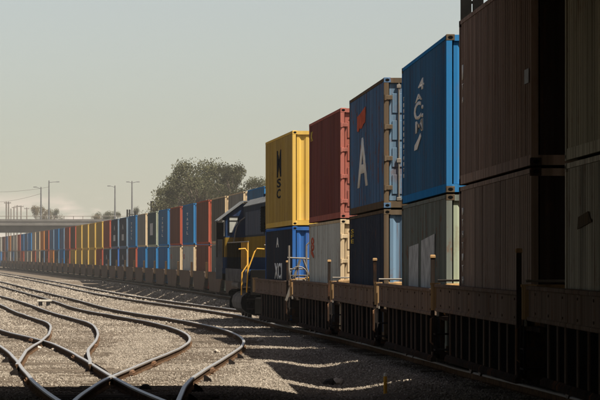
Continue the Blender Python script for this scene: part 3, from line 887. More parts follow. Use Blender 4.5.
# ------------------------------------------------------------------ locomotive
locoY = 140.3
loc, rz = place_on(XA, locoY, 19.0, 0.0)
loco = empty('diesel_locomotive', loc, rz)
tag(loco, 'blue and yellow diesel locomotive seen from its hood end behind the yellow container', 'locomotive')
LB = paint('locomotive_blue', (0.010, 0.030, 0.075), 0.4, 0.1, 0.45)
LBW = paint('weathered_locomotive_blue', (0.040, 0.052, 0.070), 0.6, 0.15, 0.6)
LBW2 = paint('faded_locomotive_blue', (0.085, 0.100, 0.125), 0.6, 0.15, 0.6)
LY = paint('locomotive_yellow', (0.23, 0.140, 0.016), 0.35, 0.12, 0.5)
LG = plain('light_grey_roof', (0.15, 0.155, 0.155), 0.6, 0, 0.2)
LDK = plain('dark_window_glass', (0.018, 0.020, 0.024), 0.12, 0, 0.2)
LPALE = plain('pale_reflection_glass', (0.34, 0.34, 0.30), 0.25, 0, 0.2)  # pale colour is the reflection painted onto the cab windows
LBAR = plain('dusty_grey_bar', (0.17, 0.16, 0.145), 0.7, 0, 0.3)
LDUST = plain('dusty_tank_paint', (0.16, 0.145, 0.125), 0.8, 0, 0.25, 1.2)
hx = 0.84
obj('underframe', MB().bev(-1.55, 1.55, 0.0, 20.0, 1.72, 1.95, 0.03).box(-0.6, 0.6, 0.4, 19.6, 1.2, 1.72).mesh('underframe'), LB, loco)
obj('lower_hood', MB().box(-hx, hx, 1.3, 16.0, 1.95, 2.40).mesh('lower_hood'), LB, loco)
obj('hood_band', MB().box(-hx - 0.004, hx + 0.004, 1.29, 16.0, 2.40, 3.2).mesh('hood_band'), LY, loco)
obj('upper_hood', MB().prism([(-hx, 3.2), (hx, 3.2), (hx, 4.42), (0.55, 4.66), (-0.55, 4.66), (-hx, 4.42)], 'y', 1.3, 16.0).mesh('upper_hood'), LBW, loco)
obj('hood_roof', MB().prism([(-hx - 0.02, 4.42), (-0.56, 4.672), (0.56, 4.672), (hx + 0.02, 4.42), (hx + 0.02, 4.45), (0.58, 4.72), (-0.58, 4.72), (-hx - 0.02, 4.45)], 'y', 1.28, 16.0).mesh('hood_roof'), LG, loco)
door_me = MB().bev(-0.03, 0.0, -0.44, 0.44, 3.26, 4.2, 0.012).mesh('hood_door')
for sx_ in (-1, 1):
    for k in range(12):
        obj('hood_door', door_me, LBW2, loco, (sx_ * hx, 2.6 + k * 1.02, 0), 0, (1, 1, 1) if sx_ < 0 else (-1, 1, 1))
gri = MB().bev(-0.05, 0.0, 0, 2.3, 3.35, 4.3, 0.02)
for k in range(9): gri.box(-0.075, -0.045, 0.08, 2.22, 3.42 + k * 0.1, 3.45 + k * 0.1)
for sx_ in (-1, 1): obj('radiator_grille', gri.mesh('radiator_grille'), M_BLACK, loco, (sx_ * hx, 1.5, 0), 0, (1 if sx_ < 0 else -1, 1, 1))
fan_me = MB().tube([(0, 0, 4.70), (0, 0, 4.82)], 0.62, 18).tube([(0, 0, 4.82), (0, 0, 4.84)], 0.5, 18).mesh('roof_fan')
for y in (3.0, 4.7, 6.4): obj('roof_fan', fan_me, LB, loco, (0, y, 0))
obj('number_box', MB().bev(-0.34, 0.34, 1.0, 1.3, 4.25, 4.62, 0.03).mesh('number_box'), LB, loco)
hl = MB()
for x in (-0.11, 0.11): hl.tube([(x, 0.97, 4.44), (x, 1.01, 4.44)], 0.085, 12)
obj('headlight', hl.mesh('headlight'), LPALE, loco)
# cab: wider than the hood, with a roof that slopes to the eaves
cabp = [(-1.57, 1.95), (1.57, 1.95), (1.57, 4.0), (0.8, 4.60), (-0.8, 4.60), (-1.57, 4.0)]
obj('cab', MB().prism([(-1.57, 3.2), (1.57, 3.2), (1.57, 4.05), (0.8, 4.60), (-0.8, 4.60), (-1.57, 4.05)], 'y', 16.0, 18.4).mesh('cab'), LB, loco)
obj('cab_band', MB().box(-1.575, 1.575, 15.995, 18.405, 2.4, 3.2).mesh('cab_band'), LY, loco)
obj('cab_base', MB().box(-1.57, 1.57, 16.0, 18.4, 1.95, 2.4).mesh('cab_base'), LB, loco)
obj('cab_roof', MB().prism([(-1.88, 3.86), (-0.82, 4.64), (0.82, 4.64), (1.88, 3.86), (1.88, 3.90), (0.84, 4.69), (-0.84, 4.69), (-1.88, 3.90)], 'y', 15.85, 18.7).mesh('cab_roof'), LG, loco)
for sx_ in (-1, 1):
    w_ = obj('cab_window', MB().box(-0.17, 0.17, 15.97, 16.0, 3.40, 4.02).mesh('cab_window'), LPALE, loco, (sx_ * 1.24, 0, 0))
    obj('window_frame', MB().box(-0.21, -0.17, 15.955, 16.0, 3.36, 4.06).box(0.17, 0.21, 15.955, 16.0, 3.36, 4.06).box(-0.17, 0.17, 15.955, 16.0, 3.36, 3.40).box(-0.17, 0.17, 15.955, 16.0, 4.02, 4.06).box(-0.17, 0.17, 15.955, 16.0, 3.86, 3.89).mesh('window_frame'), M_BLACK, w_)
    obj('side_window', MB().box(-0.012, 0.012, 16.5, 18.0, 3.25, 3.9).mesh('side_window'), LDK, loco, (sx_ * 1.58, 0, 0))
    obj('wind_deflector', MB().box(-0.10, 0.12, 16.3, 16.34, 3.12, 3.80).box(-0.14, -0.1, 16.28, 16.36, 2.4, 3.84).box(0.12, 0.16, 16.28, 16.36, 2.4, 3.84).mesh('wind_deflector'), M_BLACK, loco, (sx_ * 1.78, 0, 0))
obj('grey_corner_panel', MB().bev(-1.86, -1.6, 18.0, 18.1, 1.5, 3.1, 0.01).mesh('grey_corner_panel'), LG, loco)
obj('short_nose', MB().bev(-0.9, 0.9, 18.4, 20.0, 1.95, 3.4, 0.08).mesh('short_nose'), LB, loco)
obj('air_duct', MB().prism([(-hx - 0.5, 3.2), (-hx, 3.2), (-hx, 4.0), (-hx - 0.15, 3.9), (-hx - 0.38, 3.6)], 'y', 14.6, 15.9).mesh('air_duct'), LB, loco)
obj('duct_pipe', MB().tube([(-0.86, 14.5, 4.0), (-1.05, 14.5, 3.86), (-1.2, 14.5, 3.6), (-1.28, 14.5, 3.2), (-1.33, 14.5, 2.9)], 0.03, 6).mesh('duct_pipe'), M_GALV, loco)
# walkway handrails, stanchions and sill bars
for sx_ in (-1, 1):
    obj('walkway_rail', MB().tube([(sx_ * 1.5, 1.3, 2.98), (sx_ * 1.5, 15.8, 2.98)], 0.024, 6).mesh('walkway_rail'), M_GALV, loco)
    for k in range(15):
        obj('stanchion', MB().tube([(0, 0, 1.72), (0, 0, 2.98)], 0.026, 6).mesh('stanchion') if k == 0 and sx_ < 0 else bpy.data.meshes['stanchion'], M_BLACK if k > 4 else M_RAILYEL, loco, (sx_ * 1.5, 1.6 + k * 1.0, 0))
        obj('sill_bar', MB().bev(-0.03, 0.03, -0.09, 0.09, 1.46, 1.95, 0.008).mesh('sill_bar') if k == 0 and sx_ < 0 else bpy.data.meshes['sill_bar'], LBAR, loco, (sx_ * 1.56, 1.6 + k * 1.0, 0))
    obj('side_skirt', MB().box(-0.02, 0.02, 1.6, 19.5, 1.46, 1.72).mesh('side_skirt'), M_BLACK, loco, (sx_ * 1.5, 0, 0))
ht = MB().tube([(-1.90, 0.5, 2.70), (-1.66, 0.5, 2.72), (-1.58, 0.5, 2.6), (-1.58, 0.5, 2.13), (-1.78, 0.5, 1.83), (-1.80, 0.5, 1.02)], 0.025, 8)
obj('corner_handrail', ht.mesh('corner_handrail'), M_RAILYEL, loco)
ht = MB().tube([(-0.98, 0.15, 2.70), (-1.25, 0.15, 2.72), (-1.34, 0.15, 2.6), (-1.58, 0.15, 1.95), (-1.63, 0.15, 1.12)], 0.025, 8)
obj('corner_handrail', ht.mesh('corner_handrail'), M_RAILYEL, loco)
st = MB()
for z in (0.5, 0.85, 1.2, 1.55): st.box(-1.6, -1.0, 0.2, 0.75, z, z + 0.04)
st.box(-1.02, -0.98, 0.15, 0.8, 0.45, 1.95)
obj('steps', st.mesh('steps'), M_STEEL, loco)
obj('end_plate', MB().bev(-1.5, 1.5, -0.12, 0.0, 1.0, 1.95, 0.03).bev(-1.35, 1.35, -0.3, -0.12, 0.3, 0.95, 0.05).mesh('end_plate'), M_BLACK, loco)
obj('end_rail', MB().tube([(-1.0, -0.05, 2.85), (1.4, -0.05, 2.85)], 0.024, 6).tube([(0, -0.05, 1.95), (0, -0.05, 2.85)], 0.024, 6).tube([(1.4, -0.05, 1.95), (1.4, -0.05, 2.85)], 0.024, 6).mesh('end_rail'), M_GALV, loco)
# fuel tank: rounded grey side
tank = []
for k in range(20):
    a_ = 2 * math.pi * k / 20
    tank.append((1.5 * math.copysign(abs(math.cos(a_)) ** 0.62, math.cos(a_)), 0.66 + 0.52 * math.copysign(abs(math.sin(a_)) ** 0.75, math.sin(a_))))
obj('fuel_tank', MB().prism(tank, 'y', 6.6, 12.6).mesh('fuel_tank'), LDUST, loco)
for y in (6.55, 12.6): obj('tank_end', MB().prism([(p * 0.985, 0.66 + (q - 0.66) * 0.985) for p, q in tank], 'y', y, y + 0.05).mesh('tank_end'), M_BLACK, loco)
obj('air_reservoir', MB().tube([(-1.40, 8.0, 1.32), (-1.40, 12.4, 1.32)], 0.13, 12).mesh('air_reservoir'), LDUST, loco)
lw = wheel_mesh(0.508, 0.14); lw.name = 'locomotive_wheel'
for yc in (3.4, 15.4):
    tfm = MB()
    for sx_ in (-1, 1):
        xa, xb = sorted((sx_ * 1.08, sx_ * 1.25))
        tfm.prism([(-2.7, 0.5), (-2.7, 0.95), (-2.2, 1.1), (2.2, 1.1), (2.7, 0.95), (2.7, 0.5), (2.2, 0.62), (0.6, 0.62), (-0.6, 0.62), (-2.2, 0.62)], 'x', xa, xb)
        for y in (-2.05, 0, 2.05):
            tfm.bev(sx_ * 1.2 - 0.12, sx_ * 1.2 + 0.12, y - 0.2, y + 0.2, 0.34, 0.72, 0.03)
        for y in (-1.0, 1.0): tfm.tube([(sx_ * 1.3, y - 0.3, 0.95), (sx_ * 1.3, y + 0.3, 0.95)], 0.12, 10)
    tfm.box(-1.1, 1.1, -0.3, 0.3, 0.6, 1.15)
    for y in (-2.05, 0, 2.05): tfm.tube([(-0.7, y, 0.52), (0.7, y, 0.52)], 0.09, 8)
    tk = obj('truck', tfm.mesh('locomotive_truck'), M_BLACK, loco, (0, yc, 0))
    for y in (-2.05, 0, 2.05):
        for sx_ in (-1, 1): obj('wheel', lw, M_WHEEL, tk, (sx_ * 0.76, y, 0.51), 0, (-sx_, 1, 1))
obj('coupler', MB().bev(-0.14, 0.14, -0.95, 0.0, 0.72, 1.0, 0.03).bev(-0.2, 0.2, -1.15, -0.9, 0.7, 1.02, 0.05).mesh('coupler'), M_STEEL, loco)

# ------------------------------------------------------------------ far train
BY0, BP = 202.88, 16.08
colors = ['brown', 'blue', 'grey', 'olive2', 'brown', 'blue', 'brown', 'blue', 'bluegreen', 'grey', 'blue', 'slate', 'slate', 'redbrown', 'yellow', 'yellow', 'yellow', 'yellow', 'brown2', 'redbrown', 'wornblue', 'midblue', 'wornblue', 'brown', 'orange', 'grey', 'beige', 'blueend', 'wornblue', 'midblue', 'red', 'beige', 'grey', 'orange', 'wornblue', 'brown', 'grey', 'midblue']
lowers = ['slate', 'slate', 'grey', 'greygreen', 'brown', 'cream', 'grey', 'midblue', 'blue', 'midblue', 'brown2', 'slate', 'navy', 'slate', 'redbrown', 'yellow', 'yellow', 'yellow', 'yellow', 'brown2', 'midblue', 'slate', 'orange', 'brown', 'slate', 'beige', 'redbrown', 'grey', 'grey', 'red', 'brown', 'grey', 'wornblue', 'beige', 'slate', 'redbrown', 'midblue', 'grey']
ENDS = dict(brown='red', brown2='red', blue='blueend', grey='creamend', olive2='creamend', bluegreen='palegreen', slate='wornend', redbrown='red', yellow='yellowend', wornblue='wornend', midblue='blueend', orange='orange', beige='creamend', blueend='blueend', red='red', cream='creamend', greygreen='palegreen', navy='navyend')  # end paint per side colour; sunlight on the ends is put into it
WORDS = dict(brown='brown', brown2='dark brown', blue='blue', grey='grey', olive2='drab grey', bluegreen='slate green', slate='dark slate', redbrown='red brown', yellow='yellow', wornblue='worn blue', midblue='mid blue', orange='orange', beige='beige', blueend='bright blue', red='red', cream='cream', greygreen='grey green', navy='navy')
ORD = ['first', 'second', 'third', 'fourth', 'fifth', 'sixth', 'seventh', 'eighth', 'ninth', 'tenth', 'eleventh', 'twelfth', 'thirteenth', 'fourteenth', 'fifteenth', 'sixteenth', 'seventeenth', 'eighteenth', 'nineteenth', 'twentieth']
def ordinal(n):
    if n < 20: return ORD[n]
    tens = {2: 'twenty', 3: 'thirty', 4: 'forty'}[(n + 1) // 10]
    return {2: 'twentieth', 3: 'thirtieth', 4: 'fortieth'}[(n + 1) // 10] if (n + 1) % 10 == 0 else tens + '-' + ORD[(n + 1) % 10 - 1]
# far well car: solid plate sides with tapered ends
fplate_me = MB().prism([(-0.3, 1.5), (-0.3, 1.15), (1.3, 0.28), (11.2, 0.28), (12.4, 1.15), (12.4, 1.5)], 'x', -0.03, 0.03).prism([(-0.3, 1.5), (-0.3, 1.42), (12.4, 1.42), (12.4, 1.5)], 'x', -0.09, -0.031).mesh('side_plate')
fbed_me = MB().box(-1.42, 1.42, 0.1, 12.2, 0.26, 0.34).box(-1.2, 1.2, -2.0, 0.0, 0.95, 1.05).box(-1.2, 1.2, 12.3, 14.0, 0.95, 1.05).box(-0.3, 0.3, -2.3, 0.0, 0.6, 0.95).box(-0.3, 0.3, 12.3, 14.0, 0.6, 0.95).mesh('well_floor')
fpost_me = MB().bev(-0.07, 0.07, -0.08, 0.08, 1.05, 2.1, 0.015).mesh('guide_post')
def far_car(label, Yn):
    loc, rz = place_on(XB, Yn, L, 0.0)
    e = empty('well_car', loc, rz); tag(e, label, 'well car', 'well cars of the far train')
    for sx_ in (-1, 1):
        obj('side_plate', fplate_me, M_CARFAR, e, (sx_ * 1.45, 0, 0), 0, (-sx_, 1, 1))
        obj('guide_post', fpost_me, M_TAN, e, (sx_ * 1.42, -1.15, 0))
    obj('well_floor', fbed_me, M_CARDARK, e)
    tk = obj('truck', truck_me, M_BLACK, e, (0, -2.0, 0))
    for y in (-0.89, 0.89):
        for sx_ in (-1, 1): obj('wheel', wheel_me, M_WHEEL, tk, (sx_ * 0.76, y, 0.43), 0, (-sx_, 1, 1))
    return e
FG = 'containers stacked on the far train'
cnt = {}
NB = len(colors)
proto_far = None
for i in range(NB):
    k = i - 1
    Yn = BY0 + BP * k
    far = i > 27
    if i == 0: lab = 'first well car of the far train behind the locomotive hood'
    else: lab = '%s well car of the far train counting left from the locomotive' % ordinal(i)
    if i == 0:
        proto_far = far_car(lab, Yn)
    else:
        c_ = copy_tree(proto_far)
        loc, rz = place_on(XB, Yn, L, 0.0)
        c_.location = loc; c_.rotation_euler = (0, 0, rz); c_['label'] = lab
    for lvl, name in ((0, lowers[i]), (1, colors[i])):
        key = (lvl, WORDS[name]); n_ = cnt.get(key, 0); cnt[key] = n_ + 1
        lab = '%s %s container in the far train\'s %s row, counting left from the locomotive' % (ordinal(n_), WORDS[name], ('lower', 'upper')[lvl])
        loc, rz = place_on(XB, Yn, L, WELL + lvl * (H + 0.03))
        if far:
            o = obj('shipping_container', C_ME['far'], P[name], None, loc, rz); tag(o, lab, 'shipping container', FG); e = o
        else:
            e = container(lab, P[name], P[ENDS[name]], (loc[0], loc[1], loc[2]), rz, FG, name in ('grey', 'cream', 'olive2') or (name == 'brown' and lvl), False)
        e.scale = (1, 1.075, 1)
        if lvl == 1 and name == 'blue' and i < 12:
            for j, ch in enumerate('LTUAT'): letter(e, ch, 7.6, 0.75 + j * 0.33, 1.6, 0.22, M_PALEMARK)
        if lvl == 1 and name == 'bluegreen': patch(e, [(8.6, 0.95), (8.6, 1.95), (4.6, 1.95), (4.6, 0.95)], M_GREYMARK)
        if name == 'slate' and i in (11, 12, 13):
            letter(e, 'A', 7.4, 1.75, 2.0, 0.5, M_GREYMARK); patch(e, [(8.0, 0.7), (8.0, 1.3), (4.6, 1.3), (4.6, 0.7)], M_GREYMARK)
        if lvl == 0 and name == 'greygreen': patch(e, [(8.6, 0.2), (8.6, 1.4), (4.0, 1.4), (4.0, 0.2)], M_WHITEWORN, 'painted_patch')
        if lvl == 0 and name in ('cream', 'grey') and i < 8: letter(e, 'O', 11.2, 1.9, 1.2, 0.4, M_REDWORN)

# ------------------------------------------------------------------ unseen overpass (its shadow lies across the foreground), deck lengthened to block sky light
ov = empty('overpass', (0, 48, 0)); tag(ov, 'unseen concrete road overpass lengthened over the camera, out of the photo, shading its near end', 'overpass')
obj('deck', MB().box(-45, 45, -70, 16.6, 8.7, 9.7).mesh('deck'), M_CONC, ov)
for k in range(18): obj('girder', MB().box(-45, 45, -0.3, 0.3, 7.7, 8.69).mesh('girder') if k == 0 else bpy.data.meshes['girder'], M_CONC2, ov, (0, -65.6 + k * 4.6, 0))
for y in (-70, 16.6): obj('parapet', MB().box(-45, 45, -0.15, 0.15, 9.7, 10.6).mesh('parapet') if y < 0 else bpy.data.meshes['parapet'], M_CONC, ov, (0, y, 0))
for x in (-17, 17):
    obj('unseen_bent_cap', MB().box(-0.7, 0.7, -69, 16, 6.8, 7.695).mesh('unseen_bent_cap') if x < 0 else bpy.data.meshes['unseen_bent_cap'], M_CONC, ov, (x, 0, 0))
    for y in (-66, -53, -40, -27, -13, 0, 13): obj('column', MB().tube([(0, 0, -0.6), (0, 0, 6.8)], 0.5, 16).mesh('column') if (x < 0 and y == -66) else bpy.data.meshes['column'], M_CONC, ov, (x, y, 0))  # columns of the unseen lengthened overpass

# ------------------------------------------------------------------ far overpass
fb = empty('road_bridge', (-36.6, 830, 0), R(1.2)); tag(fb, 'grey concrete road bridge crossing far behind the train at the left', 'bridge')
obj('deck', MB().box(-130, 40, -6, 6, 8.9, 9.75).mesh('bridge_deck'), M_CONC, fb)
for y in (-4, 0, 4): obj('girder', MB().box(-130, 40, y - 0.4, y + 0.4, 7.4, 8.89).mesh('bridge_girder'), M_CONC2, fb)
obj('parapet', MB().box(-130, 40, -6.1, -5.85, 9.75, 10.25).mesh('bridge_parapet'), M_CONC, fb)
rp = MB().tube([(-130, -6, 10.9), (40, -6, 10.9)], 0.06, 5)
for k in range(86): rp.box(-130 + k * 2 - 0.06, -130 + k * 2 + 0.06, -6.05, -5.93, 10.25, 10.9)
obj('railing', rp.mesh('bridge_railing'), M_GALV, fb)
for x in (-110, -84, -14, 12, 34):
    obj('pier', MB().bev(-1.0, 1.0, -5, 5, -0.6, 7.4, 0.1).mesh('pier') if x == -110 else bpy.data.meshes['pier'], M_CONC2, fb, (x, 0, 0))

# low wooded rise closing the view under the bridge
rg = MB(); cols_ = list(range(-420, 61, 12))
for yy_, hh in ((1700, 0.0), (1800, 0.75), (1950, 1.0), (2100, 0.6)):
    for x in cols_: rg.v.append((x, yy_, -0.5 + hh * (9.0 + 3.5 * noise.noise((x * 0.012, yy_ * 0.01, 2.0)) + 1.5 * noise.noise((x * 0.06, yy_ * 0.03, 5.0)))))
nc = len(cols_)
rg.f = [(j * nc + i, j * nc + i + 1, (j + 1) * nc + i + 1, (j + 1) * nc + i) for j in range(3) for i in range(nc - 1)]
tag(obj('hill', rg.mesh('hill', True, False), plain('scrub_hillside', (0.062, 0.06, 0.04), 1.0, 0, 0.35, 0.08)), 'low scrub covered rise far beyond the bridge', kind='structure')

# street lamps standing on the bridge
def img(x, Y): return (x - 300.0) * Y / 3850.0
def zimg(y, Y): return EYE + (255.0 - y) * Y / 3850.0
def lamp(label, x, ytop, Y, arms):
    h = zimg(ytop, Y) - 10.25 + 0.5
    e = empty('street_lamp', (img(x, Y), Y, 9.75)); tag(e, label, 'street lamp', 'street lamps on the road bridge')
    obj('pole', MB().tube([(0, 0, 0), (0, 0, h)], 0.20, 8, 0.12).mesh('pole'), M_GREYPOLE, e)
    for (dx, dz) in arms:
        obj('arm', MB().tube([(0, 0, h - 0.4), (dx * 0.6, 0, h - 0.4 + dz * 0.8), (dx, 0, h - 0.4 + dz)], 0.06, 6).mesh('arm'), M_GREYPOLE, e)
        obj('lamp_head', MB().bev(dx - 0.35, dx + 0.35, -0.16, 0.16, h - 0.48 + dz, h - 0.32 + dz, 0.03).mesh('lamp_head'), M_GREYPOLE, e)
M_GREYPOLE = plain('grey_pole_steel', (0.12, 0.12, 0.12), 0.6, 0.2, 0.2)
lamp('street lamp with an arm to the left above the round tree', 41, 187, 829, [(-1.3, 0.4)])
lamp('tallest left street lamp with a long arm to the right', 49, 180.5, 831, [(1.9, 0.1)])
lamp('street lamp with left arm above the low bushes', 115, 185.5, 829, [(-1.3, 0.3)])
lamp('tall slim street lamp nearest the big trees', 132, 181, 831, [(1.3, 0.2), (-0.9, 0.2)])

def pole(label, x, ytop, Y, r, bar=0.0, h0=0.0):
    h = zimg(ytop, Y)
    e = empty('utility_pole', (img(x, Y), Y, -0.2)); tag(e, label, 'utility pole', 'distant utility poles at the left')
    obj('shaft', MB().tube([(0, 0, 0), (0, 0, h)], r, 7, r * 0.7).mesh('shaft'), M_POLE, e)
    if bar:
        obj('cross_arm', MB().box(-bar, bar, -0.08, 0.08, h - 0.5, h - 0.3).mesh('cross_arm'), M_POLE, e)
        for q in (-0.8, 0.8): obj('insulator', MB().tube([(bar * q, 0, h - 0.3), (bar * q, 0, h - 0.05)], 0.07, 6).mesh('insulator'), M_POLE, e)
M_POLE = plain('grey_wood_pole', (0.14, 0.12, 0.10), 0.9, 0, 0.3)
for (x, yt, Y, bar, lb) in ((6.3, 201, 1150, 0.7, 'leftmost far utility pole with a short cross arm'), (8.6, 201, 1150, 0.7, 'far utility pole right beside the leftmost one'), (11, 208, 1400, 0, 'lowest thin far utility pole'), (14, 206, 1350, 0.8, 'third lowest far utility pole left of the round tree'),
                        (17.2, 204.6, 1300, 0.9, 'far utility pole in the middle of the row'), (21, 204.8, 1300, 0.9, 'thick far utility pole right of the middle of the row'), (26.8, 207, 1350, 0.9, 'far utility pole nearest the round tree')):
    pole(lb, x, yt, Y, 0.28, bar)
# wires
def wire(label, a, b_, sag, r):
    pts = []
    for k in range(25):
        t_ = k / 24; p = Vector(a).lerp(Vector(b_), t_); p.z -= sag * 4 * t_ * (1 - t_); pts.append(p)
    o = obj('power_line', MB().tube(pts, r, 4).mesh('power_line'), M_POLE); tag(o, label, 'power line', 'thin wires in the sky at the left')
wire('upper thin wire crossing the sky at the left', (img(-40, 1150), 1150, zimg(189, 1150)), (img(49, 831), 831, zimg(187, 831)), 1.0, 0.028)
wire('lower thin wire sloping across the sky at the left', (img(-30, 1150), 1150, zimg(200, 1150)), (img(41, 829), 829, zimg(193.5, 829)), 1.2, 0.028)

# dark twin-column signal masts along the railway
def mast(label, x, ytop, Y, wgap, cw, xw=None, zb=-0.3, arm=0.0):
    h = zimg(ytop, Y) - zb
    e = empty('signal_mast', (img(x, Y) if xw is None else xw, Y, zb)); tag(e, label, 'signal mast', 'dark steel masts beside the railway')
    for s_ in (-1, 1):
        obj('column', MB().bev(-cw / 2, cw / 2, -cw / 2, cw / 2, 0, h if s_ < 0 else h - 0.0, 0.01).mesh('mast_column'), M_BLACK, e, (s_ * wgap / 2, 0, 0))
    br = MB()
    for k in range(int(h // 1.2)): br.box(-wgap / 2 + cw / 2, wgap / 2 - cw / 2, -0.04, 0.04, 0.6 + k * 1.2, 0.68 + k * 1.2)
    obj('brace', br.mesh('mast_brace'), M_BLACK, e)
    obj('base_plate', MB().bev(-wgap / 2 - cw, wgap / 2 + cw, -cw, cw, 0, 0.12, 0.02).mesh('base_plate'), M_CONC, e)
    if arm:
        obj('bracket', MB().tube([(0, 0, h - 0.9), (arm, 0, h - 0.9)], 0.07, 6).bev(arm - 0.2, arm + 0.2, -0.15, 0.15, h - 1.1, h - 0.3, 0.03).mesh('bracket'), M_BLACK, e)
mast('tall black mast behind the brown container at the top of the photo', 472, -60, 112, 0.35, 0.31, None, -0.3)
mast('dark mast with bracket standing behind the far train near the lamps', 128.5, 209.5, 684, 0.42, 0.3, arm=1.2)
mast('dark mast behind the far train beside the left edge of the trees', 152.3, 201, 570, 0.32, 0.26, arm=0.9)
mast('dark mast in front of the big trees', 185.5, 193, 497, 0.28, 0.24)

# ------------------------------------------------------------------ trees
def leaf_mat(name, a, b_):
    m, t, b = base_mat(name, 0.85, 0, 0.0)
    g = N(t, 'ShaderNodeNewGeometry')
    c = mixc(t, g.outputs['Random Per Island'], a, b_)
    t.links.new(c, b.inputs['Base Color'])
    tr = N(t, 'ShaderNodeBsdfTranslucent'); t.links.new(c, tr.inputs['Color'])
    ms = N(t, 'ShaderNodeMixShader'); ms.inputs[0].default_value = 0.4
    t.links.new(b.outputs[0], ms.inputs[1]); t.links.new(tr.outputs[0], ms.inputs[2])
    t.links.new(ms.outputs[0], t.nodes['Material Output'].inputs[0])
    return m
M_LEAF = leaf_mat('olive_foliage', (0.050, 0.054, 0.026), (0.135, 0.128, 0.072))
M_LEAF2 = leaf_mat('dry_foliage', (0.07, 0.055, 0.025), (0.17, 0.125, 0.06))
M_BARK = plain('grey_bark', (0.13, 0.105, 0.08), 0.95, 0, 0.4, 3)
def tree_mesh(h, rad, nclump, nleaf, leaf, seed, base=0.25):
    rnd = random.Random(seed)
    tr = MB(); cr_ = MB()
    tr.tube([(0, 0, 0), (rnd.uniform(-.2, .2), rnd.uniform(-.2, .2), h * 0.3), (rnd.uniform(-.5, .5), rnd.uniform(-.4, .4), h * 0.72)], h * 0.028, 8, h * 0.012)
    cl = []
    for k in range(nclump):
        th = rnd.uniform(0, 6.283); zz = h * (base + (1 - base) * (rnd.random() ** 0.75))
        f = (zz / h - base) / (1 - base)
        rmax = rad * math.sqrt(max(0.05, 1 - (2 * f - 0.75) ** 2 * 0.62)) if f < 0.9 else rad * 0.45
        rr = rmax * math.sqrt(rnd.uniform(0.05, 1))
        c_ = Vector((rr * math.cos(th), rr * math.sin(th), min(zz, h * 0.94)))
        cl.append((c_, rnd.uniform(0.13, 0.27) * rad))
        z0 = h * rnd.uniform(0.22, 0.6) * min(1, c_.z / (h * 0.6))
        tr.tube([(0, 0, z0), tuple(c_ * 0.5 + Vector((0, 0, z0 * 0.4 + c_.z * 0.12))), tuple(c_)], h * 0.009, 5, h * 0.002)
    for (c_, r_) in cl:
        for q in range(nleaf):
            d = Vector((rnd.gauss(0, 1), rnd.gauss(0, 1), rnd.gauss(0, 0.75))).normalized()
            p = c_ + d * r_ * (rnd.random() ** 0.45)
            a = Vector((rnd.gauss(0, 1), rnd.gauss(0, 1), rnd.gauss(0, 1))).normalized()
            b_ = a.orthogonal().normalized()
            s_ = leaf * rnd.uniform(0.6, 1.4)
            cr_.add([p - a * s_, p + b_ * s_ * 0.5, p + a * s_, p - b_ * s_ * 0.5], [(0, 1, 2, 3)])
    return tr.mesh('trunk', False), cr_.mesh('crown', False, False)
TREES = [tree_mesh(11, 4.8, 60, 260, 0.10, 11), tree_mesh(11, 4.4, 54, 260, 0.10, 22, 0.2), tree_mesh(11, 3.8, 46, 260, 0.10, 33, 0.12)]
def tree(label, x, Y, ytop, kind, group, wide=1.0, mat=None, rot=0.0, name='tree'):
    h = zimg(ytop, Y) + 0.2; s_ = h / 11.0
    e = empty(name, (img(x, Y), Y, -0.2), rot); e.scale = (s_ * wide, s_ * wide, s_)
    tag(e, label, 'tree', group)
    obj('trunk', TREES[kind][0], M_BARK, e); obj('crown', TREES[kind][1], mat or M_LEAF, e)
TG = 'trees behind the far train'
tree('small grey green tree at the left end of the big tree group', 166, 440, 186, 2, TG, 0.75)
tree('rounded tree left of the tallest one', 182, 445, 174, 1, TG, 0.9, rot=1.0)
tree('tallest bushy tree in the middle of the group', 202, 430, 162, 0, TG, 0.95, rot=2.0)
tree('tree standing right of the tallest tree', 221, 450, 165, 1, TG, 0.9, rot=3.1)
tree('tree with a high tip at the right of the group', 234, 420, 163, 2, TG, 0.75, rot=4.4)
tree('tree half hidden behind the yellow container', 252, 435, 177, 2, TG, 1.0, rot=0.6)
tree('low dark tree filling the gap behind the brown containers', 212, 470, 180, 2, TG, 1.3, rot=5.2)
tree('low tree between the rounded tree and the containers', 190, 475, 185, 2, TG, 1.3, rot=2.2)
tree('round olive tree rising behind the road bridge', 40, 1050, 205.5, 1, 'trees behind the road bridge', 0.62, M_LEAF2)
tree('lower round tree beside the olive tree behind the bridge', 52, 1060, 208.5, 2, 'trees behind the road bridge', 0.65, M_LEAF, 1.5)
tree('brownish low tree at the left of the bushes by the bridge end', 94, 900, 214, 2, 'trees behind the road bridge', 0.7, M_LEAF2, 1.0)
tree('green low tree in the middle of the bushes', 103, 905, 212, 1, 'trees behind the road bridge', 0.75, M_LEAF, 2.0)
tree('green low tree at the right of the bushes', 114, 902, 211, 2, 'trees behind the road bridge', 0.8, M_LEAF, 3.0)
tree('small pointed tree beside the dark mast', 138, 700, 206.5, 2, 'trees behind the road bridge', 0.42, M_LEAF, 4.0)

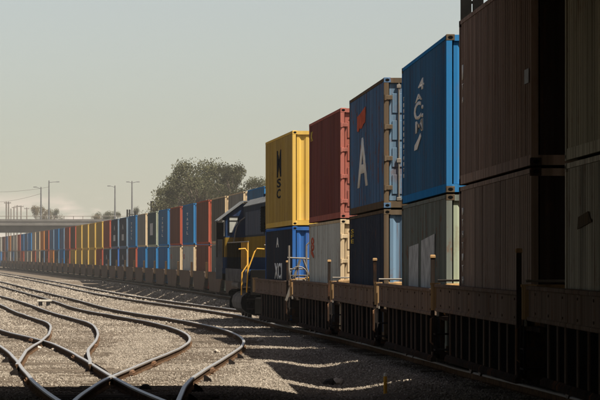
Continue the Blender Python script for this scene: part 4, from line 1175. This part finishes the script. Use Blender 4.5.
# ------------------------------------------------------------------ small things
mk_ = empty('marker_stake', (img(385.3, 69.8), 69.8, ground(img(385.3, 69.8), 69.8))); tag(mk_, 'orange yellow marker stake with a white top in the dark gravel', 'stake')
zt = zimg(373, 69.8) - mk_.location.z
obj('stake_shaft', MB().tube([(0, 0, -0.1), (0, 0, zt - 0.06)], 0.034, 10).mesh('stake_shaft'), M_RAILYEL, mk_)
obj('stake_top', MB().tube([(0, 0, zt - 0.06), (0, 0, zt - 0.015), (0, 0, zt)], 0.036, 10, 0.024).mesh('stake_top'), M_WHITE, mk_)
sv = empty('stub_post', (img(345, 57.5), 57.5, ground(img(345, 57.5), 57.5))); tag(sv, 'short dark stub post in the shadow left of the marker stake', 'post')
obj('stub_shaft', MB().tube([(0, 0, -0.1), (0, 0, 0.22)], 0.045, 8).mesh('stub_shaft'), M_STEEL, sv)
obj('stub_cap', MB().bev(-0.055, 0.055, -0.055, 0.055, 0.21, 0.24, 0.01).mesh('stub_cap'), M_STEEL, sv)
# pale slab on two blocks left of the tracks
Ys = 205
sb = empty('concrete_slab', (img(44.5, Ys), Ys, zr(Ys) - 0.2)); tag(sb, 'pale flat slab resting on low blocks between the far tracks', 'slab')
obj('slab_top', MB().bev(-0.36, 0.36, -0.5, 0.5, 0.26, 0.36, 0.02).mesh('slab_top'), plain('pale_concrete', (0.42, 0.385, 0.32), 0.9), sb)
for x in (-0.22, 0.2): obj('block', MB().bev(-0.08, 0.08, -0.4, 0.4, -0.05, 0.262, 0.01).mesh('block'), M_CONC2, sb, (x, 0, 0))
def rock(label, x, y_img, r, seed, mat):
    Y = 100.0
    for _ in range(60):
        X = img(x, Y); Y = 0.5 * Y + 0.5 * 3850 * (EYE - ground(X, Y)) / (y_img - 255)
    bm = bmesh.new(); bmesh.ops.create_icosphere(bm, subdivisions=2, radius=r)
    for v in bm.verts: v.co *= 1 + 0.45 * noise.noise(v.co / r * 1.1 + Vector((seed, 0, 0))); v.co.z *= 0.72
    me = bpy.data.meshes.new('rock'); bm.to_mesh(me); bm.free()
    o = obj('rock', me, mat, None, (img(x, Y), Y, ground(img(x, Y), Y) + r * 0.35)); tag(o, label, 'rock', 'loose rocks in the yard')
M_ROCK = plain('pale_rock', (0.36, 0.31, 0.25), 0.95, 0, 0.25, 6)
M_ROCKD = plain('dark_rock', (0.05, 0.045, 0.04), 0.95, 0, 0.25, 6)
rock('pale rock lying in a streak of sunlight near the stake', 336, 385, 0.14, 1.0, M_ROCK)
rock('dark rock beside the pale rock in the streak of sunlight', 329, 385, 0.12, 5.0, M_ROCKD)
rock('white rock just below the left turnout crossing', 38, 349, 0.085, 9.0, plain('white_rock', (0.46, 0.43, 0.38), 0.9))
rock('small white rock between the left rails', 53, 350.5, 0.06, 12.0, M_ROCK)
rock('tan rock at the edge of the shadow between train and yard track', 261, 342, 0.12, 15.0, M_ROCK)
rock('dark lump beside the bent rail near the switch', 146, 390, 0.10, 17.0, M_ROCKD)
rock('pale rock beside the bent track', 217, 353, 0.085, 21.0, M_ROCK)

# ------------------------------------------------------------------ haze
HZ = 0.00016
hz = obj('haze', MB().box(-3150, 3150, -450, 3150, -1.6, 24.0).mesh('haze'))
tag(hz, 'thin pale haze over the yard', kind='stuff')
m = bpy.data.materials.new('haze'); m.use_nodes = True
t = m.node_tree
t.nodes.remove(t.nodes['Principled BSDF'])
pv = N(t, 'ShaderNodeVolumePrincipled')
pv.inputs['Color'].default_value = (0.95, 0.93, 0.88, 1)
pv.inputs['Density'].default_value = HZ
t.links.new(pv.outputs[0], t.nodes['Material Output'].inputs['Volume'])
hz.data.materials.clear(); hz.data.materials.append(m)
